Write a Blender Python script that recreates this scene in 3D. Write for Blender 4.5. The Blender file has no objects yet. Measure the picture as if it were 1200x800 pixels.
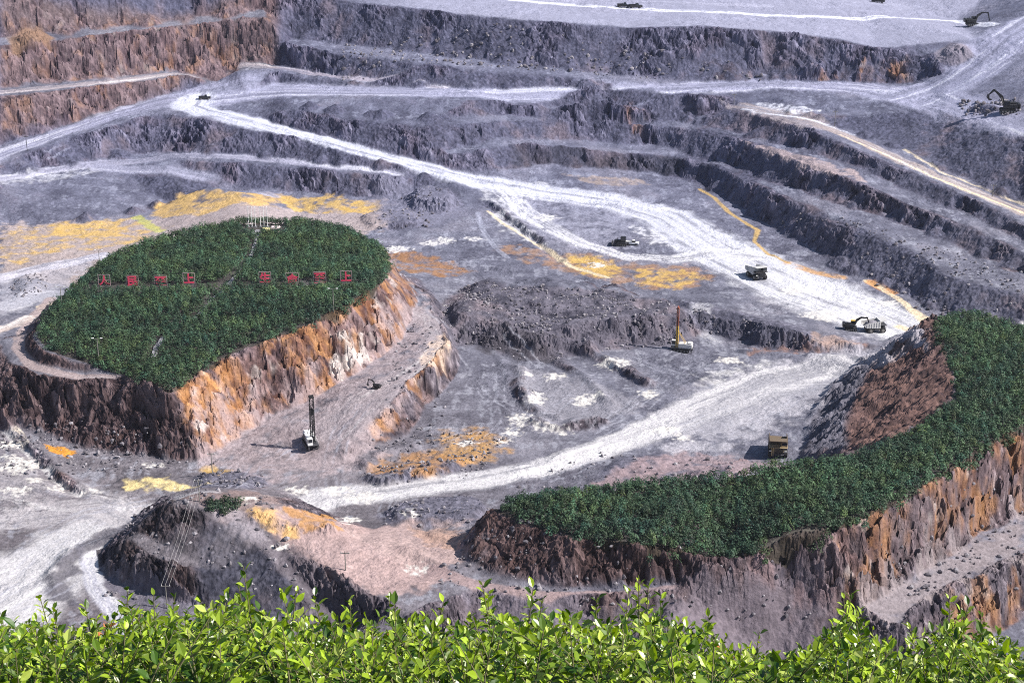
import bpy, bmesh, math, random
import numpy as np
from mathutils import Vector, Matrix, geometry
R_ = math.radians
S = bpy.context.scene
COL = S.collection
rng = np.random.default_rng(7)
random.seed(7)

# ------------------------------------------------------------------ camera
H = 190.0            # camera height above the pit floor
PITCH = R_(20.0)
F = 1903.0           # focal length in pixels of a 1200 px wide frame
cam_d = bpy.data.cameras.new('camera')
cam = bpy.data.objects.new('camera', cam_d); COL.objects.link(cam)
cam.location = (0, 0, H); cam.rotation_euler = (R_(90) - PITCH, 0, 0)
cam_d.sensor_width = 36; cam_d.lens = F / 1200 * 36
cam_d.clip_start = 0.3; cam_d.clip_end = 8000
S.camera = cam

# ------------------------------------------------------------------ light
SUN_EL, SUN_AZ = R_(42), R_(102)      # azimuth measured from +Y (view) towards +X (right)
world = bpy.data.worlds.new('World'); S.world = world; world.use_nodes = True
wn = world.node_tree.nodes; wl = world.node_tree.links
sky = wn.new('ShaderNodeTexSky'); sky.sky_type = 'NISHITA'; sky.sun_disc = False
sky.sun_elevation = SUN_EL; sky.sun_rotation = SUN_AZ
sky.air_density = 1.0; sky.dust_density = 1.0; sky.ozone_density = 2.0
bg = wn['Background']; bg.inputs['Strength'].default_value = 0.075
wl.new(sky.outputs[0], bg.inputs[0])
sd = bpy.data.lights.new('sun', 'SUN'); sd.energy = 5.0; sd.angle = R_(0.5); sd.color = (1.0, 0.94, 0.87)
sun = bpy.data.objects.new('sun', sd); COL.objects.link(sun)
sdir = Vector((math.sin(SUN_AZ) * math.cos(SUN_EL), math.cos(SUN_AZ) * math.cos(SUN_EL), math.sin(SUN_EL)))
sun.rotation_euler = sdir.to_track_quat('Z', 'Y').to_euler()
S.view_settings.view_transform = 'Standard'; S.view_settings.look = 'None'
S.view_settings.gamma = 1; S.view_settings.exposure = 0.55
S.view_settings.use_curve_mapping = False
S.cycles.max_bounces = 4; S.cycles.diffuse_bounces = 2; S.cycles.glossy_bounces = 1
S.cycles.transmission_bounces = 2; S.cycles.transparent_max_bounces = 4; S.cycles.volume_bounces = 0
S.cycles.use_adaptive_sampling = True; S.cycles.adaptive_threshold = 0.01
S.cycles.use_denoising = False; S.cycles.pixel_filter_type = 'BLACKMAN_HARRIS'; S.cycles.filter_width = 1.05
S.cycles.sample_clamp_indirect = 4

# ------------------------------------------------------------------ viewing geometry: a photo point and a height give a place
SP, CP = math.sin(PITCH), math.cos(PITCH)
def ray(u, v):
    a = (np.asarray(u, float) - 600) / F; b = (400 - np.asarray(v, float)) / F
    fy = CP + b * SP; fz = -SP + b * CP
    return a / fy, -fz / fy            # x per metre forward, drop per metre forward
def at(u, v, z):
    k, t = ray(u, v); y = (H - z) / t
    return (float(k * y), float(y), float(z))
def project(x, y, z):
    zc = z - H
    dep = y * CP - zc * SP; up = y * SP + zc * CP
    return 600 + F * x / dep, 400 - F * up / dep

# ------------------------------------------------------------------ noise
_perm = rng.permutation(4096).astype(np.int64)
def _h(ix, iy, iz=0):
    return _perm[(ix * 1619 + iy * 31337 + iz * 6971 + 1013) & 4095]
_ang = np.linspace(0, 2 * np.pi, 4096, endpoint=False); _gx = np.cos(_ang); _gy = np.sin(_ang)
def pn(x, y, seed=0):
    x = x + seed * 17.31; y = y - seed * 9.77
    ix = np.floor(x).astype(np.int64); iy = np.floor(y).astype(np.int64)
    fx = x - ix; fy = y - iy
    ux = fx * fx * fx * (fx * (fx * 6 - 15) + 10); uy = fy * fy * fy * (fy * (fy * 6 - 15) + 10)
    def g(dx, dy):
        h = _h(ix + dx, iy + dy, seed)
        return _gx[h] * (fx - dx) + _gy[h] * (fy - dy)
    a = g(0, 0); b = g(1, 0); c = g(0, 1); d = g(1, 1)
    r = a + ux * (b - a); s = c + ux * (d - c)
    return (r + uy * (s - r)) * 1.5
def fbm(x, y, oct=4, seed=0, gain=.5, ridge=False):
    t = 0; a = 1; n = 0
    for i in range(oct):
        p = pn(x * 2 ** i, y * 2 ** i, seed + i * 3)
        t = t + a * ((1 - 2 * np.abs(p)) if ridge else p); n += a; a *= gain
    return t / n
def vn3(x, y, z, seed=0):
    ix = np.floor(x).astype(np.int64); iy = np.floor(y).astype(np.int64); iz = np.floor(z).astype(np.int64)
    fx = x - ix; fy = y - iy; fz = z - iz
    fx = fx * fx * (3 - 2 * fx); fy = fy * fy * (3 - 2 * fy); fz = fz * fz * (3 - 2 * fz)
    def g(a, b, c): return _h(ix + a, iy + b, iz + c + seed * 77) / 2047.5 - 1
    x00 = g(0,0,0) * (1-fx) + g(1,0,0) * fx; x10 = g(0,1,0) * (1-fx) + g(1,1,0) * fx
    x01 = g(0,0,1) * (1-fx) + g(1,0,1) * fx; x11 = g(0,1,1) * (1-fx) + g(1,1,1) * fx
    return (x00 * (1-fy) + x10 * fy) * (1-fz) + (x01 * (1-fy) + x11 * fy) * fz
def fb3(x, y, z, oct=3, seed=0, gain=.55):
    t = 0; a = 1; n = 0
    for i in range(oct):
        k = 2.03 ** i; t = t + a * vn3(x * k, y * k, z * k, seed + i); n += a; a *= gain
    return t / n
def sstep(a, b, x):
    t = np.clip((x - a) / (b - a), 0, 1); return t * t * (3 - 2 * t)
def mix(a, b, t): return a + (b - a) * t

# ------------------------------------------------------------------ survey lines of the pit: crests and toes of every bench
LINES = {}
def extend(pts):
    p = [tuple(q) for q in pts]
    if p[0][0] <= 1 and len(p) > 1:
        (u0, v0), (u1, v1) = p[0][:2], p[1][:2]; m = (v1 - v0) / (u1 - u0)
        for du in (60, 150): p.insert(0, (u0 - du, v0 - m * du) + p[0][2:] if du == 60 else (u0 - du, v0 - m * du) + p[0][2:])
    if p[-1][0] >= 1199 and len(p) > 1:
        (u0, v0), (u1, v1) = p[-1][:2], p[-2][:2]; m = (v0 - v1) / (u0 - u1)
        for du in (60, 150): p.append((u0 + du, v0 + m * du) + pts[-1][2:])
    return p
def line(name, pts, ref=None, s=1.0, ext=True):
    """pts (u, v, height) or, with ref, (u, v[, slope]): a surface rising away from the ref line(s)."""
    if ext: pts = extend(pts)
    out = []
    if ref is not None:
        rp = []; lo, hi = 9, -9
        for r in ([ref] if isinstance(ref, str) else ref):       # later refs only count outside the reach of earlier ones
            new = [q for q in LINES[r] if not (lo <= q[0] / q[1] <= hi)]
            rp += new; ks_ = [q[0] / q[1] for q in LINES[r]]; lo = min([lo] + ks_); hi = max([hi] + ks_)
        rk = np.array([q[0] / q[1] for q in rp]); o = np.argsort(rk)
        rk = rk[o]; ry = np.array([rp[i][1] for i in o]); rz = np.array([rp[i][2] for i in o])
    for q in pts:
        k, t = ray(q[0], q[1])
        if ref is None: out.append(at(*q[:3]))
        else:
            ss = q[2] if len(q) > 2 else s
            y0 = np.interp(k, rk, ry); z0 = np.interp(k, rk, rz)
            y = (H - z0 + y0 * ss) / (t + ss)
            out.append((float(k * y), float(y), float(H - t * y)))
    LINES[name] = out
    return out

# main haul road and the ramp that swings down from its hairpin
line('floor_toe', [(565,203,13.5),(600,194,14),(640,192,13),(700,197,11),(780,203,9.5),(830,216,8),(870,242,6),(905,265,5),(950,290,4),(1000,322,3),(1060,343,2),(1095,362,1.5),(1200,385,1.5)])
line('ramp_back', [(274,124,30.5),(300,138,29),(350,152,26.5),(400,164,24),(450,179,20.5),(520,196,16),(560,206,13)])
line('k3', [(520,180,1.),(600,168,1.2),(700,176,1.2),(780,181,1.1),(850,199,1),(885,216,1),(930,236,1),(970,258,.9),(1020,272,.6),(1080,300,.6),(1110,325,.8),(1200,345,.7)], ['floor_toe','ramp_back'])
line('k3b', [(520,176),(600,161),(700,167),(780,172),(860,192),(930,218),(1000,243),(1080,270),(1200,318)], 'k3', .04)
line('k2', [(340,128),(400,138,),(500,147),(600,140),(700,145),(800,150),(860,160),(930,184),(1000,212),(1060,238),(1130,265),(1200,298)], ['k3b','ramp_back'], 1.0)
line('k2b', [(340,125),(400,134),(500,142),(600,134),(700,139),(800,143),(870,153),(950,176),(1020,202),(1080,229),(1150,255),(1200,283)], 'k2', .05)
line('k1', [(870,130),(950,150),(1010,178),(1080,208),(1200,262)], 'k2b', .9)
line('k1b', [(870,121),(950,138),(1030,166),(1100,197),(1200,238)], 'k1', .02)
line('m_front', [(290,112,32.5),(330,110,34.5),(420,114,36.5),(560,116,37.5),(700,113,38),(800,108,38.5),(900,103,39.5),(1000,108,40),(1100,130,40),(1200,158,41)])
line('m_back', [(330,97),(420,101),(560,104),(700,102),(800,98),(900,94),(1000,97),(1070,99)], 'm_front', .02)
line('m_left_front', [(0,190,19.5),(40,175,22),(100,155,26),(160,137,30),(190,131,31),(240,138,31),(290,149,28.5),(340,158,26.5),(400,175,23),(450,188,20),(500,200,16.5),(540,213,13.5),(568,233,10)])
line('m_left_back', [(0,170,20),(60,152,23.8),(120,133,27.5),(200,110,31.5),(260,100,33)])
# walls above the road, left
line('c2', [(0,113),(80,105),(160,96),(220,88),(280,81),(320,83,1.6),(360,91,1.),(430,97,1.)], ['m_left_back','m_back'], 2.2)
line('c2b', [(0,104),(100,95),(200,84),(280,74),(330,77),(370,85),(440,93)], 'c2', .03)
line('c3', [(0,55),(50,50),(100,44),(160,37),(220,31),(315,20)], 'c2b', 2.0)
line('c3b', [(0,44),(100,35),(200,24),(310,10)], 'c3', .15)
line('c4', [(0,-60),(100,-70),(200,-70),(320,-60)], 'c3b', 1.9)
# walls above the road, right
line('c1a', [(335,50,1.4),(400,63,1.2),(500,74,1.1),(600,84,.9),(700,92,.7)], ['c2b','m_back'], 1)
line('c1b', [(340,44),(400,52),(500,61),(600,76),(700,84),(800,82,.6),(900,86,.6)], ['c1a','m_back'], .05)
line('l1', [(345,-16),(400,0),(440,6),(480,9),(560,19),(640,25),(740,33),(830,31),(930,39),(985,46),(1030,57),(1065,68)], ['c1b','m_back'], 1.15)
line('ramp_up', [(1085,97,.1),(1110,85,.15),(1200,60,.17)], 'm_front', .12)
line('ramp_up2', [(1090,62,.25),(1140,45,.2),(1200,20,.16)], 'm_front', .15)
line('top1', [(480,-12),(600,-4),(800,4),(1000,12),(1120,24)], 'l1', .03)
line('top2', [(340,-60),(600,-50),(900,-50),(1200,-40)], ['l1','ramp_up2'], .04)
line('top3', [(0,-110,.3),(320,-110,.2),(600,-110,.05),(900,-110,.05),(1200,-110,.06)], ['c4','top2'], .05)
# benches under the road, left
line('b2b', [(0,204),(60,197),(120,188),(180,180),(240,178),(300,184),(360,190),(430,196),(480,204),(520,216)], 'm_left_front', .85)
line('b2f', [(200,187),(250,188),(320,193),(400,200),(455,207)], 'b2b', .04)
line('mound_crest', [(0,216),(60,209),(110,205),(150,201),(200,205),(250,216),(285,226)], 'b2b', .1)
line('yellow_toe', [(0,263,6),(60,260,6),(120,257,6),(170,249,6),(200,238,6),(240,232,6),(290,230,6)])
line('r3', [(215,197),(270,208),(320,222),(400,229),(460,234)], 'b2f', 1.1)
# pit floor
for p in [(-150,290,7),(-150,340,8),(100,270,6),(0,300,7),(0,345,8),(60,335,7),(350,245,6),(450,262,6),(560,262,6),(480,240,8),(640,250,7),(740,300,4.5),(600,300,4.5),(700,270,5.5),
          (800,300,4),(850,330,3.8),(500,312,5),(640,222,9.3),(700,232,8),(760,250,6.6),(830,282,4.8),(900,312,3.4),(980,347,2.4),(1050,373,2),
          (560,440,.5),(620,480,0),(700,440,.5),(740,500,0),(560,520,0),(640,400,1),(560,360,3),(600,340,3.6),(720,350,3.6),(1040,422,.5),(980,440,.5),(900,470,0),(800,490,0),(880,540,.5),(700,545,0),
          (600,565,-.5),(500,585,-1),(400,590,-2),(360,560,-1),(300,560,-1.5),(120,560,-2),(0,560,-2),(-150,580,-2),(200,575,-2.5),(100,620,-3),(0,640,-3.5),(-150,660,-3.5),(0,720,-4),(80,700,-4),(-150,740,-4),
          (380,545,-.8),(470,600,-1),(500,620,0),(540,600,-.5),(450,615,0),(700,380,2),(780,390,1.5)]:
    LINES.setdefault('floor%d' % len(LINES), [at(*p)])
line('berm_c', [(780,346,4),(850,363,4.8),(920,380,4.8),(970,393,4.2),(1012,403,3.2),(1060,400,3)])
line('berm_t', [(790,372,1),(860,401,0.2),(930,414,0.1),(1000,413,.4),(1060,408,.8)])
# left hill
HL = [(45,395,17),(60,410,16.5),(100,424,15.2),(140,435,15),(170,447,15.5),(200,457,16.2),(230,438,16.8),(260,421,17.6),(330,393,20.7),(400,362,24),(440,336,24.6),(457,313,21.5),(448,292,21.5),(430,280,22),
      (400,267,23),(350,259,24),(300,259,24),(240,267,24),(180,282,23),(120,307,22),(85,337,20.5),(60,366,18.5)]
line('hl', HL + HL[:1], ext=False)
line('hl_in', [(50,363,14.5),(30,390,13.5),(35,415,13),(60,430,13),(100,436,13),(140,440,13.2)], ext=False)
line('hl_out', [(-150,405,12),(-60,400,12),(0,398,12.5),(12,425,12.8),(45,441,12.8),(90,447,12.8),(140,449,12.8)], ext=False)
line('hl_mb', [(0,462,6),(40,464,6.2),(80,476,6),(120,488,5.6),(165,500,5.2)])
line('hl_toe', [(0,494,-1.2),(50,511,-1.2),(100,526,-1.2),(160,536,-1.2),(235,539,-1),(300,502,0),(345,477,2),(410,441,6),(465,402,9),(487,350,11.5),(470,325,12)])
line('tr_c', [(480,330,12.4),(502,352,11.8),(520,383,10.8),(522,400,10.4),(508,425,9.2),(476,447,7.8),(462,470,6.8),(432,487,5.2),(405,522,2.2)])
line('tr_t', [(492,325,6.5),(518,360,5),(532,395,3.5),(533,420,2),(524,442,.6),(508,464,0),(492,490,-.3),(472,512,-.4),(432,535,-.6)])
# small hill, front left
SH = [(207,588,12),(240,577,13),(300,580,12),(335,593,10.5),(385,618,7.5)]
line('sh', SH)
line('sh_edge', [(207,588,12),(250,601,10.6),(275,614,9),(300,636,6.6),(330,665,3.6),(355,690,.8),(380,722,-2.5)])
line('sh_pink', [(312,630,7.4),(350,650,5.2),(400,677,4),(430,697,3),(480,720,2)])
line('sh_gully', [(322,640,5.4),(345,665,3),(375,700,-1.5),(420,738,-6)])
line('sh_gully_top', [(300,605,9.6),(340,605,8.5),(420,640,5),(500,645,3),(500,680,3.2)])
line('sh_back', [(190,580,-2.5),(240,568,-2),(310,568,-2),(350,585,-2),(395,608,-1),(430,618,0)])
line('sh_tc', [(150,633,4.4),(166,649,4),(205,663,3.6),(250,676,2),(300,704,-2)])
line('sh_tb', [(166,625,4.8),(187,635,4.9),(214,650,4.4),(238,664,3.2)])
line('sh_toe', [(113,645,-3),(116,668,-3.2),(150,685,-3.2),(200,697,-3.4),(240,708,-4),(300,735,-6)])
# right hill
HR = [(580,597,12),(620,613,12.3),(680,630,12.5),(760,642,12.6),(850,641,13),(905,640,13.4),(950,629,15),(1000,612,16),(1050,590,17),(1100,560,18),(1150,531,19),(1200,500,20),(1350,420,22),(1350,400,22)]
HRB = [(1200,387,22),(1150,371,22.5),(1112,371,22.5),(1093,384,22),(1098,402,22),(1110,425,21),(1122,450,20.5),(1122,470,20),(1100,489,19),(1050,518,18),(1000,538,17),(940,549,16),(880,559,15),(800,564,14),(700,574,13.5),(640,580,13),(596,589,12.3)]
line('hr', HR + HRB + HR[:1], ext=False)
line('hr_in', [(930,536,1.5),(948,529,1.5),(957,492,2),(984,455,2),(1015,427,2),(1050,405,2),(1088,389,2)])
line('hr_rib', [(1070,397,13),(1047,409,9),(1018,440,8.5),(1000,475,8.5),(992,505,8),(985,525,7)])
line('hr_lt', [(562,612,1.5),(546,635,2),(541,658,3),(570,675,3.2),(640,688,3.5),(720,689,4),(790,679,5),(850,665,7.5),(897,646,11.8)])
line('hr_lp', [(500,670,2),(560,686,3),(640,700,3.4),(720,701,3.8),(800,691,4.8),(860,676,7),(905,651,11.2)])
line('hr_cone', [(905,651,11.2),(930,672,6),(960,700,1),(985,722,-3)])
line('hr_rt', [(985,722,-3),(1000,706,-.6),(1060,677,0),(1100,652,0),(1150,624,0),(1200,598,0)])
line('hr_tc', [(1050,735,-3),(1100,692,-1),(1150,672,-1),(1200,652,-1)])
line('hr_tt', [(1085,775,-12),(1130,755,-13),(1200,720,-13)])
for p in [(-150,900,-6),(100,900,-9),(400,900,-12),(700,900,-14),(1000,900,-16),(1350,900,-16),(-60,800,-5),(100,790,-6),(300,800,-9),(520,780,-9),(720,770,-9),(900,770,-11),(1000,790,-13)]:
    LINES.setdefault('near%d' % len(LINES), [at(*p)])
# hidden feet behind the hills
def foot(pts, cx, cy, off, z):
    out = []
    for (u, v, zz) in pts:
        x, y, _ = at(u, v, zz); d = math.hypot(x - cx, y - cy)
        out.append((x + (x - cx) / d * off, y + (y - cy) / d * off, z))
    return out
hc = np.mean([at(*p) for p in HL], axis=0)
LINES['hl_foot'] = foot([(60,366,18.5),(85,337,20.5),(120,307,22),(180,282,23),(240,267,24),(300,259,24),(350,259,24),(400,267,23),(430,280,22),(448,292,21)], hc[0], hc[1], 11, 6.5)
LINES['hr_foot'] = [(p[0] - 1, p[1] + 9, 1.0) for p in [at(*q) for q in HRB[11:]]]
LINES['hr_foot2'] = [(p[0] + 2, p[1] + 12, 2.0) for p in [at(*q) for q in HRB[:3]]]

# triangulate the survey
V2, VZ, ED = [], [], []
for nm, pts in LINES.items():
    b = len(V2)
    for i, p in enumerate(pts):
        V2.append(Vector((p[0], p[1]))); VZ.append(p[2])
        if i: ED.append((b + i - 1, b + i))
cv, ce, cf, ov, oe, of = geometry.delaunay_2d_cdt(V2, ED, [], 0, 0.01)
cx = np.array([v.x for v in cv]); cy = np.array([v.y for v in cv]); cz = np.zeros(len(cv)); known = np.zeros(len(cv), bool)
for i, o in enumerate(ov):
    if len(o): cz[i] = np.mean([VZ[k] for k in o]); known[i] = True
E0 = np.array([[V2[a].x, V2[a].y, VZ[a], V2[b].x, V2[b].y, VZ[b]] for a, b in ED])
ncross = 0
for i in np.where(~known)[0]:
    ax, ay = E0[:, 0], E0[:, 1]; dx, dy = E0[:, 3] - ax, E0[:, 4] - ay
    t = np.clip(((cx[i] - ax) * dx + (cy[i] - ay) * dy) / (dx * dx + dy * dy + 1e-9), 0, 1)
    dd = np.hypot(ax + t * dx - cx[i], ay + t * dy - cy[i]); j = np.argsort(dd)[:2]
    cz[i] = np.mean(E0[j, 2] + t[j] * (E0[j, 5] - E0[j, 2])); ncross += 1
print('TERRAIN verts', len(cv), 'crossings', ncross)
# raster of the base surface
GS = 0.8; GX0, GX1, GY0, GY1 = -420.0, 460.0, 285.0, 1500.0
NX = int((GX1 - GX0) / GS) + 1; NY = int((GY1 - GY0) / GS) + 1
Z = np.full((NY, NX), np.nan)
bad = []
for f in cf:
    for k in range(1, len(f) - 1):
        a, b, c = f[0], f[k], f[k + 1]
        xa, ya, xb, yb, xc, yc = cx[a], cy[a], cx[b], cy[b], cx[c], cy[c]
        det = (xb - xa) * (yc - ya) - (xc - xa) * (yb - ya)
        if abs(det) < 1e-6: continue
        i0 = max(0, int((min(xa, xb, xc) - GX0) / GS)); i1 = min(NX - 1, int((max(xa, xb, xc) - GX0) / GS) + 1)
        j0 = max(0, int((min(ya, yb, yc) - GY0) / GS)); j1 = min(NY - 1, int((max(ya, yb, yc) - GY0) / GS) + 1)
        if i1 < i0 or j1 < j0: continue
        gx, gy = np.meshgrid(GX0 + np.arange(i0, i1 + 1) * GS, GY0 + np.arange(j0, j1 + 1) * GS)
        w1 = ((gx - xa) * (yc - ya) - (xc - xa) * (gy - ya)) / det
        w2 = ((xb - xa) * (gy - ya) - (gx - xa) * (yb - ya)) / det
        m = (w1 >= -1e-6) & (w2 >= -1e-6) & (w1 + w2 <= 1 + 1e-6)
        zz = cz[a] + w1 * (cz[b] - cz[a]) + w2 * (cz[c] - cz[a])
        sub = Z[j0:j1 + 1, i0:i1 + 1]; sub[m] = zz[m]
# fill outside the survey from the nearest known along rows
for r in range(NY):
    row = Z[r]; ok = ~np.isnan(row)
    if ok.any(): Z[r] = np.interp(np.arange(NX), np.where(ok)[0], row[ok])
okr = ~np.isnan(Z[:, 0]); idx = np.where(okr)[0]
for r in range(NY):
    if not okr[r]: Z[r] = Z[idx[np.argmin(np.abs(idx - r))]]
def blur(A, n=1):
    for _ in range(n):
        P = np.pad(A, 1, mode='edge')
        A = (P[:-2, 1:-1] + 2 * P[1:-1, 1:-1] + P[2:, 1:-1]) / 4
        P = np.pad(A, 1, mode='edge')
        A = (P[1:-1, :-2] + 2 * P[1:-1, 1:-1] + P[1:-1, 2:]) / 4
    return A
Z = blur(Z, 2)
ggx, ggy = np.meshgrid(GX0 + np.arange(NX) * GS, GY0 + np.arange(NY) * GS)
ta = sstep(-.25, .25, fbm(ggx / 24, ggy / 24, 3, 13)) * sstep(480, 620, ggy)      # stretches where a cliff has slumped to a rubble slope
Z = mix(Z, blur(Z, 30), ta * .8)
def hgrid(A, x, y):
    fx = np.clip((x - GX0) / GS, 0, NX - 1.001); fy = np.clip((y - GY0) / GS, 0, NY - 1.001)
    ix = fx.astype(int); iy = fy.astype(int); tx = fx - ix; ty = fy - iy
    return (A[iy, ix] * (1-tx) + A[iy, ix+1] * tx) * (1-ty) + (A[iy+1, ix] * (1-tx) + A[iy+1, ix+1] * tx) * ty
gyy = np.arange(290, 1450, 0.5)
def ground_at(u, v):
    """place on the terrain seen at a photo point"""
    k, t = ray(u, v)
    zr = H - t * gyy; zt = hgrid(Z, k * gyy, gyy)
    hit = np.where(zt >= zr)[0]
    if not len(hit): y = 1400.0
    else:
        i = max(1, hit[0]); a = zr[i-1] - zt[i-1]; b = zt[i] - zr[i]
        y = gyy[i-1] + 0.5 * a / max(a + b, 1e-9)
    return (float(k * y), float(y), float(hgrid(Z, np.array(k * y), np.array(y))))
def outline(pts): return np.array([ground_at(u, v)[:2] for u, v in pts])
def in_poly(x, y, P):
    ins = np.zeros(x.shape, bool); n = len(P)
    for i in range(n):
        x0, y0 = P[i]; x1, y1 = P[(i + 1) % n]
        if y0 == y1: continue
        c = ((y0 > y) != (y1 > y)) & (x < (x1 - x0) * (y - y0) / (y1 - y0) + x0); ins ^= c
    return ins
def seg_dist(x, y, P, closed=False, widths=None):
    """distance, signed side offset, distance along, local width of a polyline"""
    best = np.full(x.shape, 1e9); side = np.zeros(x.shape); along = np.zeros(x.shape); wd = np.ones(x.shape); acc = 0
    n = len(P)
    for i in range(n if closed else n - 1):
        x0, y0 = P[i]; x1, y1 = P[(i + 1) % n]; dx, dy = x1 - x0, y1 - y0; L = math.hypot(dx, dy) + 1e-9
        t = np.clip(((x - x0) * dx + (y - y0) * dy) / (L * L), 0, 1)
        ex = x - x0 - t * dx; ey = y - y0 - t * dy; d = np.hypot(ex, ey)
        m = d < best
        best = np.where(m, d, best); side = np.where(m, (dx * ey - dy * ex) / L, side); along = np.where(m, acc + t * L, along)
        if widths is not None: wd = np.where(m, widths[i] + t * (widths[(i+1) % n] - widths[i]), wd)
        acc += L
    return best, side, along, wd
def sdf(x, y, P):
    """signed distance to an outline, positive inside"""
    d = seg_dist(x, y, P, True)[0]
    return np.where(in_poly(x, y, P), d, -d)
def region(x, y, pts, margin=12):
    """indices close to an outline given in photo points and the signed distance there"""
    P = outline(pts); i = np.where((x > P[:,0].min() - margin) & (x < P[:,0].max() + margin) & (y > P[:,1].min() - margin) & (y < P[:,1].max() + margin))[0]
    return i, sdf(x[i], y[i], P)
# fans of talus dropped at the foot of the far walls
cr = np.random.default_rng(17)
for nm, dens, hlo, hhi in [('k3b',8,1.5,4),('k2b',9,1.5,4.5),('c1b',10,3,6),('m_back',10,2,4.5),('floor_toe',10,2,5),('b2b',9,2,4.5),('m_left_back',12,1,3),('c2b',12,1.5,4),('c3b',14,3,7),('k1b',10,1.5,4),('yellow_toe',9,2,4),('r3',9,1.5,3)]:
    Lp = LINES[nm]
    for a, b in zip(Lp, Lp[1:]):
        L_ = math.hypot(b[0] - a[0], b[1] - a[1])
        for q in range(int(L_ / dens)):
            if cr.random() < .25: continue
            t_ = cr.random(); hh = cr.uniform(hlo, hhi); px_ = a[0] + t_ * (b[0] - a[0]); py_ = a[1] + t_ * (b[1] - a[1]) + hh * .55; pz_ = a[2] + t_ * (b[2] - a[2])
            i0 = int((px_ - 12 - GX0) / GS); i1 = int((px_ + 12 - GX0) / GS); j0 = int((py_ - 12 - GY0) / GS); j1 = int((py_ + 12 - GY0) / GS)
            if i0 < 0 or j0 < 0 or i1 >= NX or j1 >= NY: continue
            sx_ = cr.uniform(.7, 1.25); dd = np.hypot((ggx[j0:j1, i0:i1] - px_) * sx_, ggy[j0:j1, i0:i1] - py_)
            Z[j0:j1, i0:i1] = np.maximum(Z[j0:j1, i0:i1], pz_ + hh - dd * .72)
            ta[j0:j1, i0:i1] = np.maximum(ta[j0:j1, i0:i1], 1.2 * (dd < hh / .72))
# loose heaps on the base surface
gx_, gy_ = np.meshgrid(GX0 + np.arange(NX) * GS, GY0 + np.arange(NY) * GS)
gx_ = gx_.ravel(); gy_ = gy_.ravel()
HEAPS = [  # outline in the photo, height, edge run-out
    ([(505,352),(540,338),(580,330),(640,334),(700,340),(760,350),(820,362),(850,382),(800,404),(720,410),(660,420),(625,424),(590,416),(550,402),(520,385)], 6.0, 13, 2.6),
    ([(860,372),(900,384),(950,395),(1000,408),(960,414),(900,410),(868,398)], 1.0, 4, .6),
    ([(445,602),(470,590),(520,582),(560,584),(575,600),(560,612),(500,618),(450,616)], 2.4, 5, .6),
    ([(470,232),(500,218),(530,224),(545,240),(520,250),(480,252)], 4, 7, 1.0),
    ([(415,255),(450,246),(490,250),(510,266),(470,270),(430,268)], 2.5, 6, .8),
    ([(10,330),(30,322),(52,322),(62,333),(50,345),(15,350)], 1.8, 5, .4),
    ([(225,560),(245,552),(300,552),(320,565),(290,572),(235,572)], 1.3, 3, .9),
    ([(420,560),(450,548),(500,545),(560,528),(575,535),(520,560),(450,572)], 1.8, 3, 1.0),
    ([(800,555),(860,543),(940,545),(960,552),(900,562),(820,566)], 2.2, 4, .8),
    ([(720,540),(780,528),(800,540),(760,556),(700,560)], 1.2, 4, .8),
    ([(790,350),(850,362),(920,378),(965,392),(950,408),(900,408),(850,396),(805,372)], 2.6, 7, .8),
    ([(1095,62),(1115,50),(1140,52),(1150,66),(1120,78),(1098,75)], 6, 12, 1),
    ([(10,45),(30,33),(50,34),(64,45),(50,56),(15,58)], 5, 10, .5),
    ([(1130,128),(1150,122),(1172,124),(1176,130),(1140,133)], 1.8, 4, .8),
]
HEAPMASK = []
for pts, hh, run, rough in HEAPS:
    i, d = region(gx_, gy_, pts, 4)
    prof = sstep(0, 1, np.clip(d / run, 0, 1)) * hh
    rr = (fbm(gx_[i] / 13, gy_[i] / 10, 3, 21) * 1.1 + fbm(gx_[i] / 4, gy_[i] / 4, 3, 23, ridge=True) * .35) * rough
    m = d > 0
    z = Z.ravel(); z[i[m]] += (prof + rr * np.clip(d / 3, 0, 1))[m]; Z = z.reshape(NY, NX)
    HEAPMASK.append((outline(pts)))
# berms and ditches beside tracks: (photo line, height (+ berm / - ditch), half width)
BERMS = [([(606,430),(612,455),(622,475),(640,490),(665,496),(700,497)], 2.0, 2.2), ([(655,425),(690,450),(715,472)], 2.0, 1.8), ([(660,428),(700,452),(725,474)], -1.0, 1.8),
         ([(685,410),(720,432),(760,447)], 2.2, 2.4), ([(625,495),(660,503),(700,494)], 1.8, 2.0), ([(430,545),(450,530),(480,525)], 1.6, 2.4), ([(575,400),(590,425),(596,450)], .8, 1.6), ([(760,447),(800,455),(830,445)], 1.2, 2.0), ([(505,625),(540,632),(560,640)], 1.0, 1.6), ([(0,492),(25,525),(60,555),(90,578)], -1.4, 2.2), ([(6,488),(32,520),(68,552),(98,576)], 1.0, 1.4),
         ([(62,690),(58,675),(80,650),(130,630),(160,615)], 1.2, 1.8), ([(570,240),(600,262),(630,285),(655,305)], -1.2, 1.6), ([(575,236),(606,260),(640,286)], 1.1, 1.4),
         ([(870,412),(930,418),(1000,418),(1050,414)], 1.2, 1.6), ([(560,655),(540,668),(510,660),(470,640)], 1.1, 1.5), ([(300,600),(330,612),(380,622)], 1.2, 2.0),
         ([(180,290),(150,300),(60,318),(0,326)], 1.0, 1.6), ([(590,560),(640,545),(700,520)], .6, 1.4), ([(425,105),(500,108),(600,109),(700,107),(800,103)], .5, 1.2)]
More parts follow.
